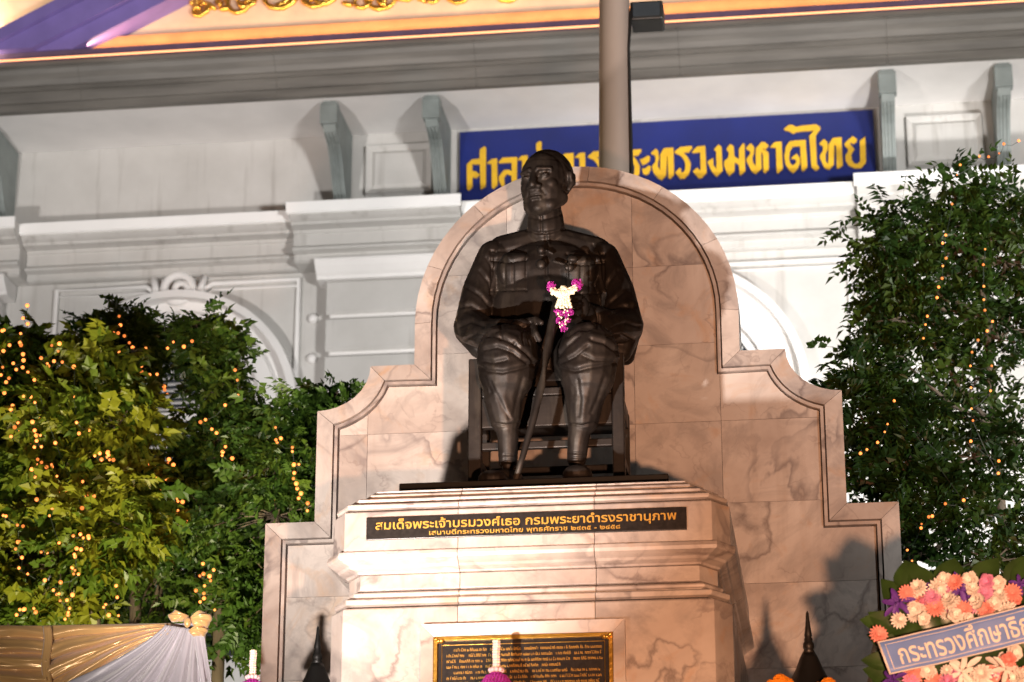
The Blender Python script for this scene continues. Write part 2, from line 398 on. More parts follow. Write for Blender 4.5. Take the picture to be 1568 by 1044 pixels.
# wall panel mouldings
def mould(pts, r=.035, name='panel_moulding'):
    mb = MB(); pts = [Vector((p[0], YB-.02, p[1])) for p in pts]
    mb.tube(pts, r, 8); return mb.go(name, M_white, B, smooth=True)
for r, dz in ((.04, 0), (.022, -.09)):
    mould([(-8.85, 8.5), (-8.85, 13.0+dz), (-7.62, 13.0+dz), (-7.5, 12.9+dz)], r); mould([(-6.85, 12.9+dz), (-6.72, 13.0+dz), (-5.55-dz*0, 13.0+dz), (-5.56, 11.55), (-5.62, 11.5)], r)
    mould([(-3.0, 8.5), (-3.0, 12.93+dz), (1.62, 12.93+dz), (1.62, 8.5)], r)
MB().torus((-7.17, YB-.08, 12.93), .19, .06).go('keystone_ring', M_white, B, smooth=True)
MB().torus((-7.12, YB-.12, 12.90), .085, .045).go('keystone_ring', M_white, B, smooth=True)
for sx in (-1, 1): MB().tube([(-7.17+sx*.34, YB-.05, 13.1), (-7.17+sx*.30, YB-.06, 12.9), (-7.17+sx*.38, YB-.05, 12.76), (-7.17+sx*.5, YB-.04, 12.7)], [.05, .06, .05, .03]).go('scroll', M_white, B, smooth=True)
for z in (12.45, 11.9): MB().ball((-5.36, YB-.0, z), .07).go('stud', M_white, B, smooth=True)
# brackets under the eave
def bracket(xc):
    wd = .085
    prof = [(YB-.001, 15.035), (YB-1.14, 15.035), (YB-1.15, 14.98), (YB-1.12, 14.93), (YB-1.13, 14.88), (YB-1.11, 14.70), (YB-1.04, 14.63), (YB-.93, 14.60), (YB-.80, 14.56), (YB-.70, 14.48), (YB-.60, 14.36), (YB-.50, 14.22), (YB-.42, 14.10), (YB-.34, 14.0), (YB-.30, 13.86), (YB-.001, 13.80)]
    b = MB().xprism(prof, xc-wd, xc+wd).go('bracket', M_bracket, B, bevel=.008)
    pr2 = [(YB-1.165, 15.0), (YB-1.18, 14.95), (YB-1.165, 14.71), (YB-1.0, 14.71), (YB-1.0, 15.0)]
    MB().xprism(pr2, xc-wd-.025, xc+wd+.025).go('bracket_block', M_bracket, b, bevel=.006)
    for dx in (-.045, 0, .045):
        pts = [(y-.004, z) for y, z in prof[6:15]]
        MB().tube([(xc+dx, y, z-.005) for y, z in pts], .014, 6).go('flute', M_bracket, b, smooth=True)
    for sx in (-1, 1):
        MB().prism([(xc+sx*(wd+.001), 0)]*1+[(xc+sx*(wd+.002), 0), (xc+sx*(wd+.003), 0)], 0, .001) if False else None
for xc in (-4.97, -3.63, 2.19, 3.63, -9.60, -10.9): bracket(xc)
# LED strip along the eave
MB().tube([(-16, 18.285, 15.595), (10, 18.285, 15.595)], .013, 6).go('led_strip', M_led, None, label='glowing warm LED strip light running along the edge of the eave', cat='strip light')
# gilt relief ornament in the tympanum
def scroll(cx, cz, r0, turns, sgn, y=18.74, th=.05, ph=0.0):
    pts = []; rad = []
    n = 28
    for i in range(n):
        t = i/(n-1); a = ph+sgn*turns*2*PI*t; r = r0*(1-.82*t)
        pts.append((cx+r*math.cos(a), y-.02-.05*t, cz+r*math.sin(a))); rad.append(th*(1-.55*t)*(1+.18*math.sin(9*a)))
    return pts, rad
rng = random.Random(4)
ori = MB
for i, (px, py, r0, sg) in enumerate([(320, 12, .16, 1), (372, 4, .2, -1), (430, -6, .28, 1), (500, -4, .22, -1), (560, 4, .16, 1), (610, -8, .26, -1), (672, -4, .16, 1), (720, -10, .2, -1), (790, -16, .2, 1)]):
    c = P(px, py, 18.7); mb = MB()
    for q in range(3):
        p_, r_ = scroll(c.x+rng.uniform(-.1, .1)+q*.1-.1, c.z+rng.uniform(-.03, .06)+.05*q, r0*(1-.2*q), 1.1, sg if q % 2 else -sg, th=.04, ph=rng.uniform(0, 6))
        mb.tube(p_, r_, 7)
    for q in range(6):
        mb.ball((c.x+rng.uniform(-.28, .28), 18.71, c.z+rng.uniform(-.04, .2)), (rng.uniform(.05, .11), .05, rng.uniform(.02, .05)), 8, 6, Matrix.Rotation(rng.uniform(-.9, .9), 3, 'Y'))
    mb.go('gilt_scroll', M_gold, B, smooth=True)

# ------------------------------------------------------------------ name sign
A = (960, 170, 7.84); Bc = (1140, 170, 7.84); Cc = (700, 190, 7.127)
RO = [(570,490),(640,430),(780,418),(785,435),(745,490),(675,495),(725,545),(765,620),(760,700),(740,755),(695,805),(640,810),(585,745),(585,730),(635,680),(650,695),(650,735),(680,735),(700,700),(700,620),(680,575),(640,530),(575,500)]
AA = [(325,425),(375,380),(435,375),(440,660),(395,705),(378,690),(375,432)]
WO = [(780,490),(840,425),(940,415),(955,740),(895,800),(860,800),(800,735),(795,715),(845,678),(860,700),(885,710),(880,490),(785,498)]
KO = [(0,110),(20,60),(70,10),(170,0),(178,330),(130,375),(112,360),(110,70),(70,75),(72,130),(75,350),(30,390),(12,375),(5,200),(30,150)]
letters = [
 (A, [(x-610, y+38) for x, y in RO]),
 (A, [(155,580),(190,570),(250,535),(275,540),(270,590),(240,620),(185,645)]), (A, [(180,685),(215,690),(255,655),(285,660),(285,700),(260,745),(225,765),(190,745)]),
 (A, [(290,500),(345,450),(375,480),(385,560),(372,600),(370,660),(400,710),(400,520),(440,450),(480,440),(558,437),(565,760),(520,812),(497,800),(490,560),(480,535),(470,770),(415,828),(370,800),(320,740),(300,670),(310,650),(340,610),(345,560),(330,520),(295,515)]),
 (A, RO), (A, WO),
 (A, [(1045,460),(1100,400),(1135,430),(1148,715),(1075,785),(1025,730),(970,620),(975,600),(1035,560),(1040,650),(1075,700),(1072,480)]),
 (A, [(1195,450),(1240,395),(1280,420),(1290,540),(1345,580),(1345,450),(1395,385),(1412,395),(1420,720),(1365,768),(1350,755),(1345,645),(1295,610),(1290,720),(1230,775),(1195,730),(1165,650),(1170,600),(1215,560),(1225,500),(1200,465)]),
 (Bc, [(20,440),(75,385),(115,430),(115,500),(95,545),(100,610),(135,670),(135,450),(205,370),(240,370),(290,410),(250,462),(225,445),(212,455),(270,480),(290,500),(292,700),(245,742),(228,730),(222,520),(200,480),(205,690),(130,752),(85,720),(25,600),(25,570),(65,520),(70,480),(25,455)]),
 (Bc, [(305,430),(365,370),(445,365),(460,690),(405,745),(388,735),(378,435)]),
 (Bc, [(735,345),(755,670),(705,720),(685,705),(668,415),(580,420),(545,480),(535,560),(545,620),(580,655),(620,620),(622,590),(600,570),(560,565),(625,510),(665,560),(665,620),(640,690),(580,742),(530,700),(490,630),(478,540),(500,420),(540,365),(600,352)]),
 (Bc, [(475,210),(535,165),(580,165),(620,190),(680,175),(860,158),(910,190),(910,215),(855,290),(870,640),(895,665),(895,690),(850,712),(805,670),(778,300),(835,230),(690,238),(620,248),(580,268),(540,240),(480,225)]),
 (Bc, [(900,385),(955,335),(995,370),(1003,440),(975,510),(975,600),(1005,640),(1012,400),(1060,322),(1165,312),(1180,650),(1125,690),(1108,680),(1100,420),(1080,390),(1072,640),(1015,700),(960,680),(905,560),(905,530),(940,480),(945,420),(905,400)]),
 (Bc, [(1200,390),(1245,345),(1300,300),(1350,335),(1345,365),(1305,392),(1275,370),(1270,400),(1320,455),(1280,520),(1290,590),(1320,628),(1360,632),(1390,600),(1385,360),(1450,305),(1460,610),(1405,680),(1320,682),(1250,650),(1215,590),(1212,530),(1240,490),(1245,460),(1205,410)]),
 (Cc, [(105,440),(160,385),(245,375),(248,275),(300,240),(315,255),(312,670),(265,710),(255,700),(248,435),(165,435),(165,510),(205,515),(245,550),(210,585),(165,575),(165,680),(125,722),(108,710)]),
 (Cc, AA),
 (Cc, [(450,410),(500,365),(655,357),(650,640),(600,690),(590,560),(540,540),(510,580),(520,650),(490,690),(455,610),(455,570),(510,500),(560,495),(595,510),(595,415),(455,422)]),
 (Cc, [(x+333, y-38) for x, y in AA]),
 (Cc, [((x-780)*.9+805, (y-490)*.9+388) for x, y in WO]),
 (Cc, [(862,210),(905,183),(922,195),(920,290),(865,290)]),
 (Cc, [(x+645, y-52) for x, y in AA]),
 (Cc, [(x+1100, y+312) for x, y in KO]),
 (Cc, [(x+960, y-66) for x, y in AA]),
 (Cc, [((x-570)*.9+1425, (y-490)*.9+352) for x, y in RO]),
 (Cc, [(x+1605, y+290) for x, y in KO]),
]
sg = thing('name_sign', 'long dark blue sign with yellow Thai lettering on the frieze behind the statue head', 'sign', (XC, YB-.06, 13.9))
MB().box((-3.42, YB-.07, 13.9), (2.02, YB-.003, 14.968)).go('sign_board', M_signblue, sg, bevel=.004)
for (ox, oy, s_), pl in letters:
    q = [P(ox+x/s_, oy+y/s_, YB-.1) for x, y in pl]
    MB().prism([(v.x, v.z) for v in q][::-1], YB-.10, YB-.072).go('letter', M_yellow, sg)
s2 = thing('name_sign', 'second dark blue sign, cut off by the left edge of the view, beside a bracket', 'sign', (-12.5, YB-.06, 13.9))
MB().box((-14.5, YB-.07, 13.9), (-9.78, YB-.003, 14.968)).go('sign_board', M_signblue, s2)

# ------------------------------------------------------------------ flagpole and box
pp = [(P(942, 260, 6).x, 6, 0), (P(942, 260, 6).x, 6, 5), (P(942, 260, 6).x, 6, 8.3), (P(941, 0, 6).x, 6, 10), (P(941, 0, 6).x, 6, 14)]
fp = thing('flagpole', 'tall brown grey painted steel flagpole rising behind the marble arch', 'flagpole', pp[0])
MB().tube(pp, [.13, .122, .116, .106, .085], 28).go('pole', M_pole, fp, smooth=True)
MB().torus((pp[3][0], 6, 10.4), .105, .02, 24, 8, 'z').go('collar', M_pole, fp, smooth=True)
cx_ = pp[3][0]
MB().tube([(cx_+.115, 5.95, 2.8), (cx_+.118, 5.94, 6), (cx_+.108, 5.94, 8.6), (cx_+.10, 5.95, 9.3), (cx_+.12, 5.97, 9.62)], .011, 6).go('cable', M_black, fp, smooth=True)
for z_ in (): MB().lathe([(.118, 0), (.121, .004), (.121, .026), (.118, .03)], (cx_, 6, z_), 24).go('clamp', M_black, fp)
a = P(967, 40, 6.1); b = P(1016, 9, 6.1)
sp = thing('floodlight', 'small dark box floodlight bolted to the side of the flagpole', 'floodlight', (a.x, 6.1, a.z))
MB().box((a.x+.0, 6.0, a.z), (b.x, 6.22, b.z)).go('housing', M_black, sp, bevel=.012)
MB().box((a.x-.03, 6.07, a.z+.03), (a.x+.02, 6.14, a.z+.09)).go('mounting_arm', M_black, sp)
MB().box((a.x+.02, 5.985, a.z+.02), (b.x-.02, 5.998, b.z-.02)).go('lens', M_glass, sp)

# ------------------------------------------------------------------ marble backdrop
YW = 2.0
MO = thing('marble_backdrop', 'stepped and arched veined marble backdrop wall behind the seated statue', 'monument wall', (0, YW+.15, 2.6))
def outline(o, narc=32, zb=2.6):
    pts = [(-1.60+o, zb), (-1.60+o, 4.845-o), (-1.345+o, 4.845-o)]
    rx, rz = .275+o, .233+o
    t0 = math.acos(o/rx); t1 = math.asin(max(0, o-.004)/rz)
    for i in range(9):
        t = t0+(t1-t0)*i/8; pts.append((-1.345+rx*math.cos(t), 5.668-rz*math.sin(t)))
    ra = .84-o
    pts += [(-ra, 5.668-o)]
    arc = [(-ra*math.cos(PI*i/narc/1.0), 5.89+ra*math.sin(PI*i/narc)) for i in range(narc+1)]
    return pts+arc+[(-x, z) for x, z in pts[::-1]]
def strip(o0, y0, o1, y1, name, mat, cuts, back=None, thick=None):
    a = outline(o0); b = outline(o1)
    for i0, i1 in cuts:
        mb = MB(); n = i1-i0+1
        A_ = [Vector((a[i][0], y0, a[i][1])) for i in range(i0, i1+1)]; B_ = [Vector((b[i][0], y1, b[i][1])) for i in range(i0, i1+1)]
        g = .0012
        for L in (A_, B_):
            d = (L[1]-L[0]).normalized(); L[0] = L[0]+d*g; d = (L[-2]-L[-1]).normalized(); L[-1] = L[-1]+d*g
        back_ = back if back else YW+.3
        vs = A_+B_+[Vector((p.x, back_, p.z)) for p in A_]+[Vector((p.x, back_, p.z)) for p in B_]
        fs = []
        for k in range(n-1): fs += [[k, k+1, n+k+1, n+k], [k, 2*n+k, 2*n+k+1, k+1], [n+k, n+k+1, 3*n+k+1, 3*n+k]]
        fs += [[0, n, 3*n, 2*n], [n-1, 3*n-1, 4*n-1, 2*n-1]]
        mb.add(vs, fs).go(name, mat, MO, auto=25)
N = len(outline(0))
cuts = [(0, 1), (1, 2), (2, 3), (3, 11), (11, 12), (12, 13), (13, 17), (17, 22), (22, 26), (26, 30), (30, 35), (35, 40), (40, 45), (45, 46), (46, 47), (47, 55), (55, 56), (56, 57), (57, 58)]
cuts = [(a, min(b, N-1)) for a, b in cuts if a < N-1]
strip(0, YW+.012, .088, YW-.006, 'border_slab', M_marble, cuts)
whole = [(0, N-1)]
strip(.096, YW+.0, .112, YW+.0, 'bead_moulding', M_marble, whole, back=YW+.06)
# dark joint backing
oo = outline(.05); MB().prism(oo, YW+.035, YW+.30).go('joint_backing', M_groove, MO)
def clip(poly, x0, x1, z0, z1):
    def cut(pl, f_, g_):
        out = []
        for i in range(len(pl)):
            p, q = pl[i-1], pl[i]
            a_, b_ = f_(p), f_(q)
            if (a_ >= 0) != (b_ >= 0):
                t = a_/(a_-b_); out.append((p[0]+(q[0]-p[0])*t, p[1]+(q[1]-p[1])*t))
            if b_ >= 0: out.append(q)
        return out
    for f_ in (lambda p: p[0]-x0, lambda p: x1-p[0], lambda p: p[1]-z0, lambda p: z1-p[1]):
        poly = cut(poly, f_, None)
        if len(poly) < 3: return []
    return poly
inner = outline(.120)
xs = [-1.6, -1.08, -.36, .30, .735, 1.6]; zs = [2.6, 3.2, 3.62, 4.03, 4.455, 4.87, 5.30, 5.72, 6.15, 6.75]
for j in range(len(zs)-1):
    for i in range(len(xs)-1):
        c = clip(inner, xs[i]+.0009, xs[i+1]-.0009, zs[j]+.0009, zs[j+1]-.0009)
        if len(c) >= 3:
            yy = YW+.018+random.uniform(0, .0015)
            MB().prism(c[::-1] if False else c, yy, YW+.06).go('marble_slab', M_marble, MO)

# ------------------------------------------------------------------ pedestal
PE = thing('marble_pedestal', 'moulded marble pedestal with chamfered corners carrying the bronze statue', 'pedestal', (0, 1.0, 2.6))
def ring(hw, z):
    e = hw-.845
    return [(-hw, YW+.015, z), (-hw, -e+.11, z), (-hw+.07, -e, z), (hw-.07, -e, z), (hw, -e+.11, z), (hw, YW+.015, z)]
def course(prof, name):
    vs = []; fs = []
    for hw, z in prof: vs += ring(hw, z)
    n = 6
    for i in range(len(prof)-1):
        for k in range(n): fs.append([i*n+k, i*n+(k+1) % n, (i+1)*n+(k+1) % n, (i+1)*n+k])
    fs.append(list(range(n))[::-1]); fs.append([(len(prof)-1)*n+k for k in range(n)])
    for a, b in ((-2, -.29), (-.29, .285), (.285, 2)):
        bm = bmesh.new(); vv = [bm.verts.new(v) for v in vs]
        for f in fs: bm.faces.new([vv[i] for i in f])
        for co, no in (((a+.0008, 0, 0), (-1, 0, 0)), ((b-.0008, 0, 0), (1, 0, 0))):
            r = bmesh.ops.bisect_plane(bm, geom=bm.verts[:]+bm.edges[:]+bm.faces[:], plane_co=co, plane_no=no, clear_outer=True)
            ed = [e for e in r['geom_cut'] if isinstance(e, bmesh.types.BMEdge)]
            if ed: bmesh.ops.holes_fill(bm, edges=ed)
        bm.normal_update(); bm.verts.index_update()
        v_ = [tuple(v.co) for v in bm.verts]; f_ = [[v.index for v in f.verts] for f in bm.faces]
        bm.free()
        obj(name, v_, f_, M_marble, PE, bevel=.0025)
course([(.845, 2.6), (.845, 3.20)], 'pedestal_block')
course([(.845, 3.202), (.845, 3.915), (.838, 3.922)], 'pedestal_block')
course([(.812, 3.922), (.812, 3.934), (.832, 3.938), (.836, 3.945), (.836, 3.958), (.826, 3.964)], 'moulding')
course([(.795, 3.9645), (.795, 3.974), (.806, 3.978), (.808, 3.990), (.796, 3.998)], 'moulding')
course([(.772, 3.9985), (.772, 4.008), (.785, 4.010), (.785, 4.074), (.776, 4.077)], 'recessed_block')
course([(.792, 4.0775), (.796, 4.086), (.812, 4.092), (.822, 4.097), (.828, 4.107), (.845, 4.116), (.862, 4.128), (.866, 4.142), (.864, 4.158), (.852, 4.164)], 'torus_moulding')
course([(.845, 4.1645), (.845, 4.333), (.838, 4.339)], 'inscription_block')
course([(.812, 4.3395), (.812, 4.350), (.832, 4.353), (.835, 4.360), (.835, 4.370), (.822, 4.378)], 'moulding')
course([(.782, 4.3785), (.782, 4.388), (.796, 4.391), (.798, 4.402), (.788, 4.409)], 'moulding')
course([(.742, 4.4095), (.742, 4.420), (.752, 4.422), (.752, 4.434), (.744, 4.440)], 'moulding')
course([(.715, 4.4405), (.715, 4.448), (.73, 4.45), (.73, 4.457)], 'moulding')

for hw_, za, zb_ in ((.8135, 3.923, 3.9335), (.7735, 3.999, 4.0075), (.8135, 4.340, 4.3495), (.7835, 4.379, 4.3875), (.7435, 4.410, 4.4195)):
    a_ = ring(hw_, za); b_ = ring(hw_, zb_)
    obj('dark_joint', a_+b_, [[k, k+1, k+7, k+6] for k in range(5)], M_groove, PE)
# inscription plaques
def text_mesh(body, size, x0, x1, z, y, depth, mat, parent, name, bold=0.0, origin=None, height=None, rotf=None, split=True):
    c = bpy.data.curves.new('txt', 'FONT'); c.body = body; c.size = size; c.extrude = depth; c.offset = bold; c.resolution_u = 3
    t = bpy.data.objects.new('txt', c); COL.objects.link(t); bpy.context.view_layer.update()
    dg = bpy.context.evaluated_depsgraph_get(); me = bpy.data.meshes.new_from_object(t.evaluated_get(dg))
    v = np.array([tuple(q.co) for q in me.vertices]); f = [list(p.vertices) for p in me.polygons]
    bpy.data.objects.remove(t); bpy.data.curves.remove(c); bpy.data.meshes.remove(me)
    sx = (x1-x0)/(v[:, 0].max()-v[:, 0].min()); X = (v[:, 0]-v[:, 0].min())*sx+x0
    sz = height/(v[:, 1].max()-v[:, 1].min()) if height else sx
    Z = (v[:, 1]-v[:, 1].min())*sz
    pts = [(a, y-c_, z+b_) for a, b_, c_ in zip(X, Z, v[:, 2])]
    if rotf: pts = [rotf(p) for p in pts]
    if not split: return obj(name, pts, f, mat, parent, kind='stuff')
    par = list(range(len(pts)))
    def find(a):
        while par[a] != a: par[a] = par[par[a]]; a = par[a]
        return a
    for q in f:
        for k in q[1:]: par[find(k)] = find(q[0])
    grp = {}
    for q in f: grp.setdefault(find(q[0]), []).append(q)
    for fs in grp.values():
        ids = sorted({i for q in fs for i in q}); mp = {i: k for k, i in enumerate(ids)}
        o = obj(name, [pts[i] for i in ids], [[mp[i] for i in q] for q in fs], mat, parent)
    return o
pq = MB().box((-.680, -.014, 4.211), (.672, .004, 4.308)).go('inscription_plaque', M_granite, PE, bevel=.002)
text_mesh('สมเด็จพระเจ้าบรมวงศ์เธอ กรมพระยาดำรงราชานุภาพ', 1, -.640, .630, 4.240, -.0155, .002, M_inscr, pq, 'letter', .012, height=.058)
text_mesh('เสนาบดีกระทรวงมหาดไทย พุทธศักราช ๒๔๓๕ - ๒๔๕๘', 1, -.41, .395, 4.216, -.0155, .002, M_inscr, pq, 'small_lettering', .008, height=.030, split=False)
def frame(x0, x1, z0, z1, wd, yo, yi, name, mat, parent):
    O = [(x0, z0), (x1, z0), (x1, z1), (x0, z1)]; I = [(x0+wd, z0+wd), (x1-wd, z0+wd), (x1-wd, z1-wd), (x0+wd, z1-wd)]
    for k in range(4):
        a, b = O[k], O[(k+1) % 4]; c, d = I[(k+1) % 4], I[k]
        vs = [(a[0], yo, a[1]), (b[0], yo, b[1]), (c[0], yi, c[1]), (d[0], yi, d[1]), (a[0], .004, a[1]), (b[0], .004, b[1]), (c[0], .004, c[1]), (d[0], .004, d[1])]
        obj(name, vs, [(0, 1, 2, 3), (0, 4, 5, 1), (1, 5, 6, 2), (2, 6, 7, 3), (3, 7, 4, 0)], mat, parent, bevel=.0015)
frame(-.436, .410, 3.22, 3.835, .050, -.048, -.030, 'plaque_frame', M_marble, PE)
frame(-.384, .358, 3.272, 3.783, .016, -.034, -.034, 'gilt_border', M_gold, PE)
p2 = MB().box((-.3675, -.02, 3.2885), (.3415, .003, 3.7665)).go('dedication_plaque', M_granite, PE)
frame(-.352, .326, 3.304, 3.751, .003, -.0225, -.0225, 'gilt_line', M_gold, p2)
rg = random.Random(11); mb = MB()
z = 3.722; ln = 0
while z > 3.32:
    x = -.30 if ln in (0, 4) else -.33; xe = .31 if ln not in (3, 7) else rg.uniform(.1, .2)
    while x < xe:
        for _ in range(rg.randint(5, 11)):
            if x > xe: break
            h = .0095; yy = -.0215; k = rg.random(); t = .0016
            mb.box((x, yy, z), (x+t, -.0195, z+h))
            if k < .6: mb.box((x+.0045, yy, z), (x+.0045+t, -.0195, z+h*rg.uniform(.6, 1)))
            if k < .45: mb.box((x+.0017, yy, z+h-.002), (x+.0044, -.0195, z+h))
            elif k < .8: mb.box((x+.0017, yy, z), (x+.0044, -.0195, z+.002))
            if rg.random() < .3: mb.box((x+.001, yy, z+h+.0015), (x+.0045, -.0195, z+h+.0035))
            x += .0078
        x += rg.choice((.004, .014))
    z -= .0235; ln += 1
mb.go('small_lettering', M_inscr, p2, kind='stuff')
for sx in (-.374, .348):
    for q in range(3): MB().ball((sx+(.012*q if sx < 0 else -.012*q), -.038, 3.772-(.008 if q else 0)), .011).go('corner_rosette', M_gold, PE, smooth=True)

# ------------------------------------------------------------------ statue
ST = thing('bronze_statue', 'dark bronze statue of a seated uniformed man on a chair holding a cane', 'statue', (0, 1.0, 4.457))
MB().box((-.610, .36, 4.4575), (.575, 1.75, 4.560)).go('base_slab', M_black, ST, bevel=.004)
ZT = 4.56
fig = MB()
def cap_(a, ra, b, rb, seg=14):
    a = Vector(a); b = Vector(b); n = 8; pts = []; rr = []
    d = (b-a).normalized(); L = (b-a).length
    for i in range(1, 5):
        t = -math.cos(i*PI/2/5); pts.append(a+d*t*ra); rr.append(ra*math.sin(i*PI/2/5))
    for i in range(4): t = i/3; pts.append(a+(b-a)*t); rr.append(ra+(rb-ra)*t)
    for i in range(4, 0, -1):
        t = math.cos(i*PI/2/5); pts.append(b+d*t*rb); rr.append(rb*math.sin(i*PI/2/5))
    fig.tube(pts, rr, seg)
def chain(*k):
    for a, b in zip(k[:-1], k[1:]): cap_(P(*a[:3]), a[3], P(*b[:3]), b[3])
def ell(px, py, Y, r, rot=None): fig.ball(P(px, py, Y), r, 18, 12, rot)
# head
HO = P(836, 281, 1.14); HR = Matrix.Rotation(R_(-18), 3, 'Z') @ Matrix.Rotation(R_(6), 3, 'X'); HS = 1.08
def H(x, y, z): return HO+HR @ (Vector((x, y, z))*HS)
def hb(x, y, z, r, rot=None): fig.ball(H(x, y, z), tuple(q*HS for q in r), 16, 12, HR if rot is None else HR @ rot)
def hc(a, ra, b, rb): cap_(H(*a), ra*HS, H(*b), rb*HS, 10)
hb(0, .035, .045, (.112, .135, .122)); hb(0, -.03, .02, (.104, .10, .115)); hb(0, -.044, -.055, (.096, .084, .108))
hb(0, -.072, -.122, (.062, .054, .048)); hb(0, -.100, -.138, (.032, .028, .026))
for s in (-1, 1):
    hc((s*.074, -.015, -.085), .036, (s*.048, -.075, -.126), .032)
    hb(s*.056, -.078, -.032, (.034, .032, .034))
    hc((s*.020, -.124, .030), .015, (s*.068, -.100, .030), .014)          # brow ridge
    hb(s*.044, -.108, .004, (.024, .020, .015))                            # eyeball and lids
    hb(s*.023, -.134, -.050, (.016, .016, .013))                           # nostrils
    hc((s*.117, .012, .028), .014, (s*.122, .022, -.012), .016); hc((s*.122, .02, -.01), .014, (s*.108, .010, -.042), .011)
    hc((s*.120, .034, .026), .013, (s*.121, .034, -.012), .012)
hc((0, -.122, .020), .015, (0, -.152, -.040), .019); hb(0, -.152, -.045, (.021, .018, .016))
hc((-.022, -.124, -.079), .010, (.022, -.124, -.079), .010); hc((-.018, -.122, -.096), .012, (.018, -.122, -.096), .012); hb(0, -.118, -.066, (.034, .020, .018))
# neck with standing collar
cap_(P(835, 322, 1.19), .080, P(836, 366, 1.20), .092); cap_(P(835, 333, 1.17), .088, P(836, 352, 1.17), .094)
# torso
chain((838, 375, 1.23, .10), (772, 386, 1.22, .085)); chain((838, 375, 1.23, .10), (912, 389, 1.22, .085))
ell(838, 430, 1.19, (.265, .165, .20)); ell(838, 480, 1.17, (.275, .18, .24)); ell(838, 535, 1.15, (.27, .20, .20))
ell(795, 415, 1.10, (.11, .08, .10)); ell(880, 416, 1.10, (.11, .08, .10)); ell(838, 570, 1.20, (.31, .24, .15))
# arms in loose sleeves
chain((758, 395, 1.20, .090), (736, 445, 1.17, .090), (722, 497, 1.10, .082)); chain((722, 500, 1.10, .088), (746, 512, .93, .076), (770, 508, .80, .064))
chain((722, 505, 1.12, .084), (735, 530, 1.10, .06))
chain((922, 398, 1.20, .090), (943, 447, 1.17, .092), (957, 495, 1.10, .086)); chain((957, 498, 1.10, .090), (935, 500, .93, .074), (912, 487, .80, .060))
chain((958, 505, 1.12, .082), (950, 538, 1.10, .056)); chain((957, 500, 1.18, .085), (958, 545, 1.16, .045))
# thighs, breeches, shins
chain((792, 560, 1.15, .15), (776, 541, .66, .138)); chain((888, 558, 1.15, .15), (901, 540, .66, .142))
chain((776, 545, .64, .140), (775, 575, .63, .128), (771, 610, .64, .090), (774, 642, .65, .072)); chain((774, 640, .65, .056), (778, 670, .66, .049), (778, 705, .68, .044))
chain((901, 545, .64, .142), (900, 575, .63, .126), (895, 612, .64, .090), (893, 642, .65, .074)); chain((891, 640, .65, .058), (886, 670, .66, .050), (883, 703, .68, .045))
chain((815, 600, 1.0, .10), (860, 600, 1.0, .10))
# shoes
def shoe(hx, hy, tx, ty, w_):
    h = Vector((P(hx, 700, hy).x, hy, ZT+.048)); t = Vector((P(tx, 700, ty).x, ty, ZT+.040))
    cap_(h, .058, t, .048); cap_(h+Vector((0, 0, .05)), .058, (h+t)/2+Vector((0, 0, .025)), .052)
    fig.ball(t, (w_, .07, .044), 14, 10)
shoe(783, .74, 754, .50, .066); shoe(884, .74, 884, .47, .068)
# hands
ell(799, 500, .72, (.052, .06, .034)); chain((780, 504, .78, .046), (798, 501, .73, .040))
for i, (x0, y0, x1, y1, x2, y2) in enumerate([(797, 508, 795, 518, 797, 526), (804, 508, 804, 520, 807, 530), (811, 505, 813, 517, 817, 527), (817, 500, 821, 511, 826, 520)]):
    chain((x0, y0, .68, .0165), (x1, y1, .635, .0155), (x2, y2, .64, .013))
chain((808, 492, .72, .018), (820, 489, .68, .016), (829, 494, .66, .014))
ell(888, 470, .68, (.045, .045, .060)); chain((905, 483, .78, .046), (892, 472, .70, .040))
for i in range(4):
    y0 = 455+i*11.0
    chain((886, y0, .63, .0175), (872, y0+1, .575, .0170), (857, y0+3, .572, .0155), (848, y0+4, .605, .0135))
chain((880, 452, .63, .019), (866, 447, .59, .017), (856, 452, .575, .014))
# medals, buttons, pockets
for (px, py, r) in ((829, 383, .020), (829, 405, .026), (877, 397, .022), (872, 409, .024)): ell(px, py, 1.02 if py < 390 else .985, (r, .02, r))
chain((824, 378, 1.03, .008), (846, 388, 1.02, .008)); chain((848, 400, 1.0, .009), (876, 408, .99, .009))
# voxel union and sculpt
vs = np.array(fig.v)
me = bpy.data.meshes.new('figure'); me.from_pydata(fig.v, [], fig.f)
fo = bpy.data.objects.new('figure', me); COL.objects.link(fo)
rm = fo.modifiers.new('r', 'REMESH'); rm.mode = 'VOXEL'; rm.voxel_size = .0050; rm.adaptivity = 0
sm = fo.modifiers.new('s', 'SMOOTH'); sm.iterations = 4; sm.factor = .5
bpy.context.view_layer.update()
dg = bpy.context.evaluated_depsgraph_get(); me2 = bpy.data.meshes.new_from_object(fo.evaluated_get(dg))
bpy.data.objects.remove(fo)
n = len(me2.vertices); co = np.empty(n*3); me2.vertices.foreach_get('co', co); co = co.reshape(-1, 3)
no = np.empty(n*3); me2.vertices.foreach_get('normal', no); no = no.reshape(-1, 3)
rel = co-np.array(CAM); dep = rel @ np.array(FW)
SX = 784+FPX*(rel @ np.array(RT))/dep; SY = 522-FPX*(rel @ np.array(UP))/dep
front = -(no*rel).sum(1)/np.linalg.norm(rel, axis=1); fm = np.clip((front-.05)*4, 0, 1)
disp = np.zeros(n)
